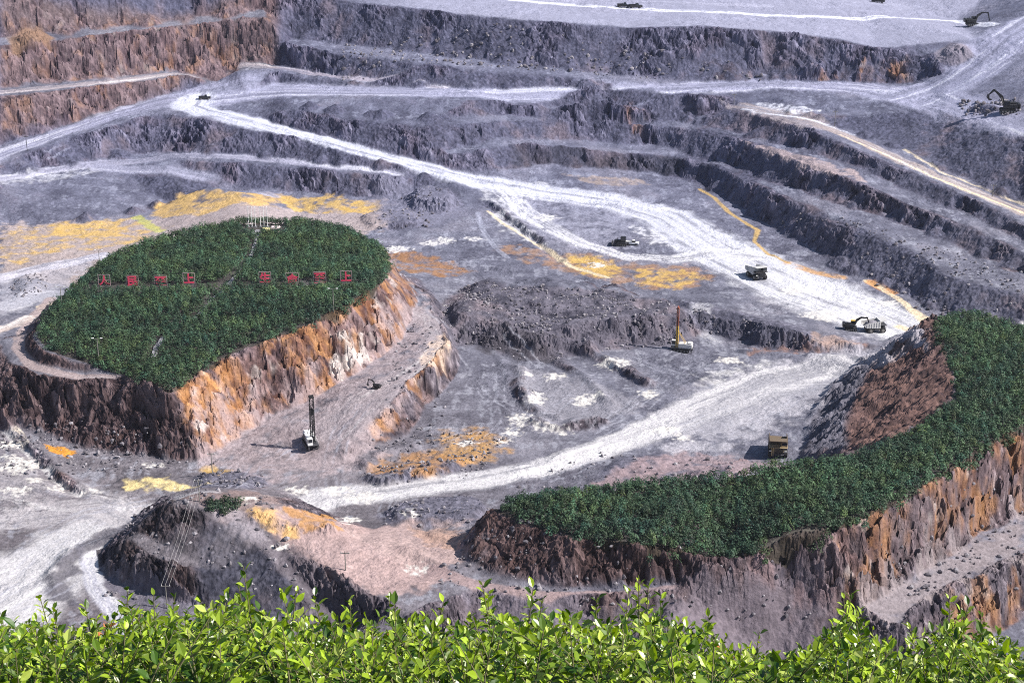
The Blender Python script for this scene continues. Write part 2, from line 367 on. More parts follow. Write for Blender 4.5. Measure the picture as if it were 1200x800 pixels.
for pts, hh, hw in BERMS:
    P = outline(pts); m = np.where((gx_ > P[:,0].min()-8) & (gx_ < P[:,0].max()+8) & (gy_ > P[:,1].min()-8) & (gy_ < P[:,1].max()+8))[0]
    d = seg_dist(gx_[m], gy_[m], P)[0]
    z = Z.ravel(); z[m] += hh * np.exp(-(d / hw) ** 2) * (1 + .5 * pn(gx_[m] / 5, gy_[m] / 5, 5)); Z = z.reshape(NY, NX)
Z = blur(Z, 1)
gz1 = np.gradient(Z, GS); SL = np.hypot(gz1[0], gz1[1]); SL = blur(SL, 3)
# ------------------------------------------------------------------ terrain mesh (finer where the ground is steep or close)
NC, NR = 1410, 1650
ks = np.concatenate([np.linspace(-.62, -.37, 105)[:-1], np.linspace(-.37, .37, 1202), np.linspace(.37, .62, 105)[1:]]); yfull = np.arange(292, 1450, 1.0)
kc = np.linspace(-.62, .62, 190); kk, yy = np.meshgrid(kc, yfull)
zz = hgrid(Z, kk * yy, yy); sl = np.abs(np.gradient(zz, axis=0))
dens = (sl * .95 + .30 + 60 / yy) / yy
for _ in range(4): dens = blur(dens, 2)
cum = np.cumsum(dens, axis=0); cum = (cum - cum[:1]) / (cum[-1:] - cum[:1])
rows = np.linspace(0, 1, NR); Yc = np.stack([np.interp(rows, cum[:, j], yfull) for j in range(cum.shape[1])], axis=1)
Yv = np.stack([np.interp(ks, kc, Yc[i]) for i in range(NR)]); Xv = Yv * ks[None, :]
X = Xv.ravel(); Y = Yv.ravel()
steep = sstep(.35, .9, hgrid(SL, X, Y))
flat = 1 - sstep(.10, .35, hgrid(SL, X, Y))
# scree: slopes of loose rubble without ledges
def soft_poly(pts, soft):
    w = np.zeros(X.size); P = outline(pts); i = np.where((X > P[:,0].min()-soft-2) & (X < P[:,0].max()+soft+2) & (Y > P[:,1].min()-soft-2) & (Y < P[:,1].max()+soft+2))[0]
    w[i] = sstep(-soft, soft, sdf(X[i], Y[i], P)); return w
calm = np.clip(hgrid(ta, X, Y), 0, 1) * .85 * (1 - .65 * soft_poly([(-60,-20),(325,-20),(325,80),(220,95),(120,135),(-60,185)], 5))
for pts in [[(252,603),(280,616),(352,690),(345,735),(262,735),(225,672),(232,640)], [(545,700),(700,708),(860,684),(900,660),(905,654),(950,690),(975,722),(940,800),(520,800)], [(905,655),(930,672),(985,725),(960,780),(880,740)],
            [(880,112),(1000,112),(1120,140),(1200,165),(1200,236),(1100,194),(1010,160),(930,134)], [(150,206),(250,218),(240,234),(175,246)], [(1000,262),(1200,330),(1200,390),(1095,362),(1000,320)],
            ]:
    calm = np.maximum(calm, soft_poly(pts, 2.5))
steep = steep * (1 - calm)
# cliffs are made ragged by shifting where the surface is read
wx = fbm(X / 34, Y / 34, 2, 31) * 4.0 + fbm(X / 9, Y / 9, 2, 41) * 2.2
wy = fbm(X / 34, Y / 34, 2, 51) * 4.0 + fbm(X / 9, Y / 9, 2, 61) * 2.2
near = sstep(250, 480, Y) * .5 + .5
rib = fbm(X / 3.7, Y / 6.5, 3, 71, ridge=True) * 1.6 * sstep(-.35, .25, fbm(X / 22, Y / 22, 2, 75)) + fbm(X / 11, Y / 11, 2, 77, ridge=True) * 1.8
k_w = .45 + .55 * steep
zb0 = hgrid(Z, X + wx * k_w * near, Y + wy * k_w * near)
def block(sx, sz, seed):
    jx = X + .5 * Y + 1.2 * pn(X / 5, Y / 5, seed); jy = Y - .5 * X
    return _h(np.floor(jx / sx).astype(np.int64), np.floor(jy / (sx * 2.4)).astype(np.int64), np.floor((zb0 + .25 * jx) / sz).astype(np.int64) + seed * 51) / 2047.5 - 1
B1 = block(3.4, 4.2, 1); B2 = block(1.5, 2.0, 2)
ZZ = hgrid(Z, X + wx * k_w * near, Y + wy * k_w * near + (rib * .6 + B1 * 1.1 + B2 * .6 + fb3(X / 6 + zb0 / 9, Y / 6, zb0 / 4.5, 3, 44) * 3.0) * steep)
SLv = hgrid(SL, X + wx * k_w * near, Y + wy * k_w * near)
cliff = sstep(.33, .75, SLv)
ZZ = ZZ + cliff * (1 - .75 * calm) * (fbm(X / 2.0, Y / 2.0, 3, 81, ridge=True) * 1.0 + fbm(X / 7, Y / 7, 2, 83) * 1.1)
ZZ = ZZ + (1 - cliff) * ((fbm(X / 14, Y / 14, 3, 91) * .6 + fbm(X / 3.4, Y / 3.4, 4, 93, .65) * .34) * (.5 + sstep(-.3, .3, fbm(X / 30, Y / 30, 2, 95))))
ZZ = ZZ + calm * sstep(.2, .45, SLv) * (fbm(X / 6, Y / 6, 3, 151) * .9 + fbm(X / 1.8, Y / 1.8, 2, 153) * .35)
inner = soft_poly([(942,538),(948,492),(975,452),(1008,423),(1043,400),(1090,381),(1112,425),(1124,452),(1120,472),(1098,492),(1045,520)], 2)
ZZ = ZZ + inner * (fbm((Y - .4 * X) / 3.2, (X + .4 * Y) / 16, 3, 97, ridge=True) * 1.6 + fb3(X / 2.5, Y / 2.5, zb0 / 2, 3, 99) * 1.2 + fbm((Y - .4 * X) / 9, (X + .4 * Y) / 30, 2, 98, ridge=True) * 1.6)
gz = np.gradient(Z, GS)
# ------------------------------------------------------------------ what each patch of ground is made of (base colours, with some shade painted in)
def C(*a): return np.array(a, float)
N1 = fbm(X / 40, Y / 40, 3, 101); N2 = fbm(X / 8, Y / 8, 4, 103); N3 = fbm(X / 1.6, Y / 1.6, 3, 105)
col = np.empty((X.size, 3))
GREY, GREY2, PALE = C(.180,.182,.225), C(.078,.078,.105), C(.32,.325,.375)
ROAD, WHITE, DARK = C(.38,.375,.42), C(.68,.67,.67), C(.095,.088,.108)
YEL, ORA, PINK, CREAM, BROWN = C(.52,.35,.125), C(.34,.175,.075), C(.34,.255,.26), C(.66,.56,.40), C(.18,.125,.11)
N4 = vn3(X / .7, Y / .7, ZZ / .7, 8)
t = np.clip(.5 + N1 * .7 + N2 * .8 + N3 * .35 + N4 * .15, 0, 1)[:, None]
col[:] = mix(GREY2, GREY * 1.1, t)
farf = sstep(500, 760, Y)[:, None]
mauve = (sstep(60, -60, X) * sstep(520, 400, Y) * .8)[:, None]; mauve = np.maximum(mauve, sstep(0, .5, N1 + .3 * N2)[:, None] * .35)
col[:] = mix(col, mix(C(.095,.083,.090), C(.235,.212,.228), t), mauve)
sc = np.clip(fbm(X / 3.0, Y / 17, 3, 111) * .9 + fbm(X / 26, Y / 5, 3, 113) * .8 + N3 * .4, -1, 1)
pale = sstep(.12, .5, sc)[:, None] * flat[:, None]
col = mix(col, PALE, pale * .55)
top = sstep(45, 58, ZZ)[:, None] * flat[:, None] * sstep(-90, -40, X)[:, None]
col = mix(col, C(.33,.325,.375) * (1 + .12 * sc[:, None]), top * .85)
# rock faces
st = fb3((X + .5 * ZZ) / 2.2, Y / 2.4, (ZZ - .3 * X) / 5.5, 4, 3); s2 = fb3(X / 9, Y / 9, ZZ / 14, 3, 9); s3 = fb3(X / .9, Y / .9, ZZ / 1.6, 2, 15)
rk = np.clip(.44 + .6 * st + .5 * s3 + .22 * B1 + .22 * B2, 0, 1)[:, None]
rock = mix(C(.026,.022,.032), C(.225,.195,.225), rk ** 1.3)
rock = mix(rock, C(.13,.085,.082) * (.3 + 1.2 * rk), sstep(.0, .5, s2)[:, None] * .7)
rock = mix(rock, C(.48,.45,.48), sstep(.34, .58, st * .55 + s3 * .4 + B2 * .18)[:, None] * .75)
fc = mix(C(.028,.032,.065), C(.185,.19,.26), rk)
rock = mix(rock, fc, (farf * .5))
def weight(pts, soft=6, x=X, y=Y):
    w = np.zeros(x.size); i, d = region(x, y, pts, soft + 2); w[i] = sstep(-soft, soft, d); return w
warm = np.zeros(X.size); pink = np.zeros(X.size); darkw = np.zeros(X.size)  # darkw: dark rock and gravel, plus shade of sunless faces put into the colour
for pts, a in [([(225,545),(205,455),(330,390),(440,330),(462,308),(495,350),(470,410),(410,448),(345,485),(300,510)], .52), ([(228,545),(205,455),(265,425),(310,500)], .8),
               ([(470,410),(515,385),(525,415),(505,450),(470,460)], .8), ([(400,500),(440,470),(470,500),(440,520)], .7),
               ([(920,660),(1000,608),(1100,556),(1200,495),(1200,600),(1100,655),(1000,712)], .5), ([(1050,590),(1100,560),(1200,500),(1200,560),(1100,655),(1080,660)], .3),
               ([(1100,700),(1200,650),(1200,740),(1120,760)], .45),
               ([(0,0),(320,0),(320,90),(220,100),(120,130),(0,165)], .24), ([(0,120),(150,98),(110,140),(0,165)], .2),
               ([(1000,78),(1060,68),(1080,98),(1000,98)], .6), ([(820,70),(1000,75),(1000,98),(820,98)], .35),
               ([(900,140),(1200,250),(1200,230),(1000,150)], .25), ([(720,120),(760,120),(745,180),(730,180)], .3)]:
    warm = np.maximum(warm, weight(pts, 4) * a)
for pts, a in [([(990,530),(1000,450),(1050,400),(1092,384),(1112,430),(1124,460),(1080,505)], .8), ([(545,660),(575,598),(700,630),(900,640),(900,660),(720,690),(570,675)], .75),
               ([(0,400),(60,370),(140,436),(205,458),(240,540),(100,528),(0,495)], .55), ([(235,545),(205,455),(330,390),(440,330),(462,308),(495,350),(470,410),(410,448),(345,485),(300,510)], .6), ([(920,660),(1000,608),(1100,556),(1200,495),(1200,600),(1100,655),(1000,712)], .4), ([(700,695),(900,655),(980,715),(960,760),(700,760)], .6), ([(0,-10),(325,-10),(325,80),(220,95),(120,135),(0,165)], .62)]:
    pink = np.maximum(pink, weight(pts, 3) * a)
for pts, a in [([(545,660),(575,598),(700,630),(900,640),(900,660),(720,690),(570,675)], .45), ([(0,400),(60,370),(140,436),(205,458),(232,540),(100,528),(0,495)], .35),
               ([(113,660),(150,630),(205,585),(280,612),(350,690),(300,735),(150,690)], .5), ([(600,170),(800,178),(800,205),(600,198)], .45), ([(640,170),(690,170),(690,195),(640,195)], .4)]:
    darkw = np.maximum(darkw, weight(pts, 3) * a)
rock = mix(rock, mix(C(.055,.028,.028), C(.27,.165,.15), rk), pink[:, None] * .85)
wn_ = sstep(.66 - .75 * warm, 1.0 - .55 * warm, .5 + .8 * fb3(X / 5, Y / 5, ZZ / 12, 3, 21) + .3 * st)
rock = mix(rock, mix(C(.17,.068,.035), C(.50,.27,.12), np.clip(.5 + st, 0, 1)[:, None]), (wn_ * np.clip(warm * 1.25, 0, .9))[:, None])
rock = mix(rock, C(.66,.60,.58), (sstep(.25, .6, fb3(X / 4, Y / 4, ZZ / 7, 3, 33)) * warm * .8)[:, None])
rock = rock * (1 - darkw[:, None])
scree_ = mix(C(.050,.050,.070), C(.19,.185,.225), np.clip(.45 + .6 * N2 + .5 * N3, 0, 1)[:, None])
is_ = .75 * fbm((Y - .4 * X) / 2.6 + N2 * .8, (X + .4 * Y) / 8, 4, 197) + .45 * N3 + .2 * B2
ib = weight([(1000,536),(990,505),(1003,472),(1020,440),(1047,407),(1090,384),(1112,425),(1124,452),(1120,472),(1098,492),(1045,520)], 1.5)
rock = mix(rock, scree_, (inner * (1 - ib))[:, None])
rock = mix(rock, mix(C(.030,.020,.024), C(.215,.135,.118), np.clip(.42 + .95 * is_, 0, 1)[:, None]), (ib * (.92 - .35 * sstep(0, .4, N1 + .4 * N2)))[:, None])
OFF3 = in_poly(X, Y, np.array([q[:2] for q in LINES['sh_toe']] + [q[:2] for q in LINES['sh_gully'][::-1]] + [at(330,622,8)[:2], at(350,600,9)[:2]] + [at(335,590,10)[:2], at(300,574,12)[:2], at(240,571,13)[:2], at(203,584,12)[:2], at(150,615,3)[:2]]))
OFF2 = in_poly(X, Y, np.array([q[:2] for q in LINES['hr_in']] + [at(*q)[:2] for q in HRB[2:13]])) | (inner > .3)
upr = np.maximum(inner, np.maximum(weight([(285,114),(560,118),(640,118),(600,138),(340,128)], 4) * .9, np.maximum(weight([(0,206),(60,204),(150,200),(250,216),(240,233),(170,250),(0,262)], 4) * .8, weight([(840,118),(1000,108),(1100,130),(1200,158),(1200,385),(1090,362),(870,242),(780,200)], 5))))
scree = mix(C(.035,.036,.056), C(.165,.165,.22), np.clip(.45 + .5 * N2 + .5 * N3 + .35 * N4 + .3 * N1, 0, 1)[:, None])
scree = mix(scree, mix(C(.12,.075,.065), C(.27,.19,.165), np.clip(.5 + N3 + .4 * N4, 0, 1)[:, None]), (np.maximum(pink * .8, sstep(.1, .5, N1 + .5 * N2) * .45))[:, None])
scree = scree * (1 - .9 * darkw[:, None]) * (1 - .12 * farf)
rock = mix(rock, scree, calm[:, None])
ck = sstep(.30 - .16 * upr, .62 - .30 * upr, SLv + N2 * .15)[:, None]
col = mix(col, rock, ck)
# rubble heaps
for k, P in enumerate(HEAPMASK):
    i = np.where((X > P[:,0].min()-6) & (X < P[:,0].max()+6) & (Y > P[:,1].min()-6) & (Y < P[:,1].max()+6))[0]
    w = sstep(-1.5, 1.5, sdf(X[i], Y[i], P) + N2[i] * 2)[:, None]
    if k in (12,): c = mix(C(.15,.095,.07), C(.25,.165,.12), t[i])
    elif k == 11: c = mix(C(.19,.17,.19), C(.26,.23,.24), t[i])
    elif k == 0: c = mix(C(.040,.038,.055), C(.16,.15,.185), np.clip(.5 + N2[i] * .9 + N3[i] * .6, 0, 1)[:, None]); c = mix(c, C(.25,.18,.175), (sstep(0, .5, N1[i] + N2[i] * .6) * .35)[:, None])
    else: c = mix(C(.050,.050,.070), C(.185,.18,.23), np.clip(.5 + N3[i] + N2[i] * .4, 0, 1)[:, None])
    col[i] = mix(col[i], c, w * .9)
# patches: outline, colour, strength, how broken up, edge
def patch(pts, c, a=1., brk=0., edge=2., scale=5., seed=200):
    i, d = region(X, Y, pts, 8)
    n = fbm(X[i] / scale, Y[i] / scale, 4, seed)
    w = sstep(-edge * .5, edge * .5, d + n * edge * 1.6)
    if brk > 0: w = w * sstep(brk - .45, brk + .30, n + .28 + .3 * N3[i])
    cc = c * (1 + .22 * N3[i] + .15 * n)[:, None]
    col[i] = mix(col[i], cc, (a * w)[:, None])
patch([(0,264),(120,260),(200,252),(300,238),(450,232),(450,262),(300,262),(180,292),(0,326)], C(.40,.33,.30), .75, 0, 6)
patch([(0,268),(60,262),(150,258),(190,266),(170,280),(120,290),(60,296),(0,312)], YEL, .8, .5, 5, 7)
patch([(60,264),(140,260),(150,275),(110,282),(60,276)], YEL * 1.05, .8, .15, 4, 6)
patch([(180,242),(210,230),(260,226),(330,227),(350,234),(320,242),(250,248),(200,256),(182,252)], YEL * C(1,1,1.15), .9, 0.12, 4, 8)
patch([(320,228),(380,229),(442,236),(440,246),(400,250),(340,244)], YEL, .85, .28, 3, 6)
patch([(152,254),(165,252),(192,270),(182,273)], C(.42,.42,.12), .7, 0, 1.5)
patch([(415,236),(445,238),(440,248),(400,246)], YEL, .9, .2, 2, 5)
patch([(450,296),(480,294),(520,304),(550,318),(520,325),(470,318),(450,308)], ORA * .85, .8, .22, 3, 5)
patch([(585,288),(640,296),(700,300),(740,308),(820,313),(835,325),(800,338),(760,338),(700,325),(660,318),(610,305)], ORA * C(.95,1.05,1.3), .65, .3, 5, 7)
patch([(665,300),(700,300),(728,312),(718,328),(680,320)], YEL, .9, .12, 3, 5)
patch([(745,316),(800,316),(828,326),(790,338),(752,334)], YEL, .8, .28, 3, 4)
patch([(660,205),(740,208),(760,216),(700,218)], C(.36,.28,.22), .6, .2, 3)
patch([(505,512),(555,500),(580,508),(600,530),(560,545),(520,538)], C(.40,.235,.095), .8, .22, 4, 6)
patch([(430,540),(510,528),(545,545),(500,556),(440,556)], C(.36,.20,.09), .75, .2, 3)
patch([(52,521),(75,525),(92,531),(80,537),(58,529)], C(.62,.29,.06), .9, 0, .8, 3)
patch([(145,563),(200,560),(242,566),(200,574),(150,574)], C(.70,.58,.30), .8, .15, 2, 4)
patch([(235,550),(250,545),(270,551),(255,556)], C(.55,.36,.10), .8, .1, 1.5)
patch([(240,462),(330,470),(420,430),(500,350),(515,395),(470,455),(430,545),(330,560),(230,545)], C(.40,.33,.34), .55, .1, 6)
patch([(300,600),(335,594),(400,612),(480,616),(545,640),(510,690),(440,702),(380,672),(335,640),(310,615)], C(.40,.30,.29), .85, 0, 3)
patch([(205,586),(240,577),(300,577),(335,592),(300,604),(270,612),(240,598)], C(.20,.15,.145), .8, .0, 2)
patch([(232,592),(255,606),(290,604),(335,604),(330,590),(300,588)], C(.30,.24,.24), .7, .1, 2)
patch([(285,598),(318,596),(345,618),(350,630),(315,622)], C(.62,.40,.17), .8, .1, 2)
patch([(330,592),(385,606),(402,624),(360,622)], C(.40,.22,.09), .8, .1, 2, 3)
patch([(480,618),(545,618),(550,635),(500,640)], C(.42,.22,.10), .7, .2, 2)
patch([(545,660),(500,668),(440,640),(400,620),(470,612),(545,612)], C(.37,.29,.28), .6, .1, 3)
patch([(560,700),(700,706),(860,680),(905,655),(975,716),(900,790),(560,790)], C(.155,.135,.16), .8, 0, 3)
patch([(840,560),(905,655),(980,716),(940,700),(880,665)], C(.28,.19,.19), .5, .1, 3)
patch([(1000,705),(1100,655),(1200,602),(1200,655),(1100,695),(1040,740)], C(.27,.235,.245), .8, 0, 4)
patch([(740,540),(800,528),(900,540),(960,540),(900,565),(700,568)], C(.31,.235,.245), .7, .1, 4)
patch([(1000,395),(1080,395),(1085,412),(1040,415),(990,410)], C(.36,.35,.40), .8, 0, 3)
patch([(1000,400),(1020,404),(960,414),(880,415),(880,408)], C(.25,.15,.12), .6, .3, 2, 3)
patch([(955,390),(1000,398),(1005,410),(950,405)], C(.36,.27,.24), .7, .1, 2)
patch([(850,455),(900,440),(950,440),(930,470),(880,500),(800,505),(790,490)], C(.46,.455,.50), .7, .1, 5)
patch([(740,505),(800,468),(880,430),(960,414),(1042,410),(1045,424),(985,455),(930,490),(870,520),(790,528)], C(.40,.39,.43), .75, .12, 6, 7)
patch([(540,392),(590,385),(650,400),(650,424),(600,420),(560,408)], C(.055,.050,.060), .7, .1, 4)  # front side of the heap, its shade painted as a darker colour
patch([(815,360),(860,370),(920,385),(945,398),(930,412),(880,406),(845,392)], C(.055,.055,.080), .75, .0, 4)  # shaded lower-left side of the berm, painted dark because the relief is low
patch([(820,440),(900,425),(940,430),(880,470),(830,480)], WHITE * .8, .6, .3, 4, 5)
patch([(600,425),(700,450),(760,475),(690,495),(640,492),(615,470)], C(.235,.23,.265), .8, 0, 3)
patch([(840,118),(930,128),(1010,165),(940,150),(870,130)], C(.42,.36,.34), .6, .2, 2)
patch([(868,166),(930,180),(1000,200),(1015,214),(960,204),(900,186)], C(.40,.32,.30), .8, .1, 2)
patch([(870,124),(890,120),(960,130),(920,136),(880,132)], WHITE, .8, .25, 2, 3)
patch([(1130,385),(1200,380),(1200,400),(1150,398)], WHITE, .7, .1, 3)
patch([(430,215),(470,210),(540,240),(560,250),(520,262),(450,258)], C(.20,.195,.24), .6, 0, 4)
patch([(560,210),(640,215),(600,250),(640,290),(590,270)], WHITE * .75, .7, .25, 4, 5)
patch([(640,218),(760,240),(700,300),(640,280),(590,240)], C(.34,.335,.39), .5, .2, 6)
patch([(740,265),(770,270),(800,290),(765,286)], WHITE, .8, .3, 3, 3)
patch([(0,330),(40,320),(120,300),(60,352),(0,372)], C(.36,.355,.40), .6, 0, 4)
patch([(0,204),(70,198),(130,196),(90,208),(0,216)], WHITE * .8, .6, .32, 2, 5)
patch([(40,360),(62,352),(62,358),(48,368)], CREAM * 1.1, .9, .1, 1, 3)
patch([(940,1),(1060,4),(1040,14),(1080,8)], C(.38,.375,.42), .5, .2, 4)
# roads: centre line in the photo, half widths in metres
ROADZ = np.zeros(X.size)
def road(pts, hw, c=ROAD, a=.9, zone=True, brk=0., seed=300, edge=.25, streak=1., force=False):
    P = outline(pts); w = np.full(len(P), hw, float) if np.isscalar(hw) else np.array(hw, float); mx = w.max() * 1.6 + 3
    i = np.where((X > P[:,0].min()-mx) & (X < P[:,0].max()+mx) & (Y > P[:,1].min()-mx) & (Y < P[:,1].max()+mx))[0]
    d, sd, al, wd = seg_dist(X[i], Y[i], P, widths=w)
    n = fbm(X[i] / 7, Y[i] / 7, 3, seed) ; q = d / wd + n * .28
    m = 1 - sstep(1 - edge, 1 + edge, q)
    s_ = fbm(sd / .9 + n * 2, al / 45, 3, seed + 5) * streak; s_w = fbm(sd / 4.0, al / 90, 2, seed + 9) * streak
    cc = c[None, :] * (1 + .20 * s_ + .28 * s_w + .05 * N3[i])[:, None]
    cc = mix(cc, WHITE[None, :], (sstep(.16, .5, s_ * .45 + s_w) * .6)[:, None]); cc = mix(cc, GREY[None, :], (sstep(.12, .45, -s_ * .5 - s_w + .5 * n) * .55)[:, None])
    if brk: m = m * sstep(brk - .35, brk + .25, .35 + s_ + n)
    m = m * (1 - sstep(.28, .6, SLv[i])) * (1. if force else (~OFF3[i]) * (~OFF2[i])); col[i] = mix(col[i], cc, (a * m)[:, None])
    if zone: ROADZ[i] = np.maximum(ROADZ[i], m)
road([(-60,198),(0,180),(60,160),(120,140),(180,122),(240,114),(300,106),(420,107),(560,110),(700,108),(800,103),(900,98),(1000,102),(1090,115),(1200,152)], [8,8,8,9,12,18,14,9,9,9,10,11,12,14,9], C(.34,.335,.40))
road([(1075,112),(1120,92),(1160,62),(1215,22)], [14,18,15,13], C(.33,.325,.39), seed=310)
road([(230,116),(222,124),(240,131),(300,145),(350,158),(400,170),(450,184),(500,198),(560,213),(640,226),(720,236),(780,254),(830,285),(880,312),(940,340),(1000,362),(1050,384)], [9,9,9,7,6,5.5,5.5,6,8,9,10,12,15,17,19,19,15], C(.58,.58,.61), seed=320)
road([(590,225),(620,252),(680,285),(740,303)], [5,5,4,3], C(.60,.59,.60), zone=False, seed=325, brk=.1)
road([(740,300),(790,304),(840,296),(880,300)], [4,5,6,6], WHITE * .9, zone=False, brk=.15, seed=326)
road([(1060,414),(980,426),(900,448),(830,476),(760,506),(700,528),(640,547),(560,563),(460,576),(380,583),(300,585),(220,592),(150,610),(90,640),(40,676),(-20,712),(-90,745)], [5,8,10,9,7,5.5,5.5,5.5,5.5,6,7,9,11,13,15,18,21], C(.52,.51,.53), seed=330)
road([(820,500),(900,455),(1035,424)], [7,8,4], C(.34,.335,.37), .6, False, seed=331)
road([(300,590),(200,588),(120,596),(0,610)], [6,7,7,7], C(.42,.40,.42), .7, False, .1, seed=333)
road([(0,565),(60,580),(130,590),(220,585)], [8,8,7,5], C(.36,.34,.36), .6, False, .12, seed=334)
road([(100,640),(105,660),(112,690),(135,715),(150,735)], [2.4,2.2,2.2,2.6,3.4], C(.40,.40,.46), .9, False, seed=336)
road([(150,632),(130,640),(110,652)], [3,3,3], C(.60,.59,.62), .9, False, seed=337)
road([(600,0),(700,8),(800,13),(900,18),(1000,22),(1120,25),(1165,30)], 3.2, WHITE, .9, True, .0, seed=340)
road([(560,-4),(700,2),(900,8)], 3, C(.42,.41,.46), .6, False, seed=341)
road([(0,209),(60,200),(120,191),(200,183),(260,183),(330,188),(400,195),(470,203)], 3.2, C(.34,.33,.38), .85, seed=350)
road([(120,196),(200,200),(260,213),(315,228)], 5, C(.31,.305,.36), .85, seed=352)
road([(0,325),(60,312),(120,299),(180,287)], [5,5,4,4], C(.46,.45,.50), .9, seed=354)
road([(0,360),(30,350),(60,345)], 5, C(.42,.42,.47), .6, False, seed=355)
road([(0,108),(100,99),(200,87),(280,77),(330,80),(370,87),(430,94),(520,102)], 3, C(.36,.32,.34), .85, seed=356)
road([(60,350),(42,370),(27,390),(22,408),(36,428),(70,438),(110,442),(160,444)], 2.0, C(.33,.27,.27), .9, seed=360, streak=.5)
road([(-60,405),(0,386),(35,373),(62,358)], 2.2, C(.42,.36,.34), .85, seed=361)
road([(500,669),(560,686),(640,699),(720,699),(800,689),(860,672),(900,649),(935,632)], 2.0, C(.33,.25,.25), .9, seed=362, streak=.4)
road([(905,642),(935,628),(955,624)], 2.2, C(.42,.40,.38), .9, False, seed=363)
road([(265,603),(300,632),(330,668),(352,700)], [3.2,3,3,3], C(.33,.30,.33), .85, False, seed=364, streak=.3, force=True)
road([(470,340),(500,370),(515,400),(500,425),(460,450),(430,470),(395,500)], [4,5,5,5,7,8,8], C(.34,.30,.32), .6, False, seed=365)
road([(870,124),(930,138),(1010,166),(1060,190),(1100,207),(1150,228),(1200,249)], 4, C(.36,.30,.27), .8, seed=366)
road([(985,158),(1040,182),(1100,210),(1150,230),(1210,252)], 1.0, C(.74,.60,.42), .95, False, .05, seed=367)
road([(870,128),(900,133),(950,140),(1000,158)], 1.0, WHITE, .9, False, .1, seed=368)
road([(1060,175),(1100,200),(1200,240)], .9, CREAM, .8, False, .2, seed=369)
# stream lines and stains
road([(820,222),(838,232),(852,247),(868,258),(888,270),(884,283),(900,297),(925,309)], [.8,.9,1.1,.8,1.2,.8,.9,.8], C(.46,.32,.14), .9, False, 0, 370, .4, .2)
road([(925,309),(955,319),(985,325)], 2.2, C(.55,.32,.14), .8, False, .1, 371, .5, .2)
road([(1015,330),(1035,338),(1055,352),(1072,366),(1086,376)], [1.2,1.2,1.2,2,3], CREAM, .9, False, 0, 372, .4, .2)
road([(1020,331),(1045,342)], 2.2, C(.52,.26,.10), .8, False, .1, 373, .4, .2)
road([(1055,383),(1070,388),(1080,394)], 2.2, CREAM, .9, False, 0, 374, .4, .2)
road([(572,248),(600,268),(640,292),(670,312),(712,326)], [.8,1.2,1.0,1.4,1.0], CREAM * .95, .9, False, .0, 375, .4, .4)
road([(560,250),(565,268),(580,290),(595,302)], 1.1, PALE * 1.2, .55, False, 0, 376)
road([(0,498),(30,525),(60,555),(95,578)], 1.3, WHITE, .9, False, .08, 377, .5, .3)
road([(0,490),(20,505),(30,520)], 1.3, C(.75,.66,.55), .8, False, .1, 378)
road([(835,398),(815,375),(822,358)], 4, PALE, .5, False, .1, 379)
patch([(62,704),(54,676),(76,648),(112,624),(165,603),(178,612),(130,632),(100,652),(84,676),(84,706)], C(.085,.080,.10), .85, .0, 2.5)
patch([(118,668),(150,690),(230,702),(300,735),(300,760),(200,730),(120,690)], C(.12,.115,.15), .7, 0, 2.5)
patch([(392,398),(425,392),(428,425),(398,444),(388,430)], C(.62,.57,.55), .75, .12, 2)
patch([(500,405),(522,395),(527,425),(505,445),(490,440)], C(.66,.52,.42), .6, .25, 2)
patch([(318,627),(345,640),(400,675),(440,705),(440,740),(380,728),(345,685),(318,650)], C(.085,.075,.09), .75, .0, 2)  # shade of the gully and its left-facing wall painted dark
patch([(1000,640),(1060,612),(1120,580),(1150,590),(1080,640),(1010,690)], C(.11,.095,.11), .45, .35, 4)
def tracks(pts, c=PALE * 1.25, gap=1.3, hw=.36, a=.42, seed=400):
    P = outline(pts); i = np.where((X > P[:,0].min()-5) & (X < P[:,0].max()+5) & (Y > P[:,1].min()-5) & (Y < P[:,1].max()+5))[0]
    d, sd, al, wd = seg_dist(X[i], Y[i], P); n = fbm(X[i] / 6, Y[i] / 6, 2, seed)
    m = np.exp(-((np.abs(np.abs(sd) + n * .5 - gap)) / hw) ** 2) * (d < gap + 2) * sstep(-.25, .3, fbm(al / 9, sd * 0, 2, seed + 1) + .05 + N3[i] * .4)
    col[i] = mix(col[i], c[None, :], (a * m * (~OFF3[i]) * (~OFF2[i]))[:, None])
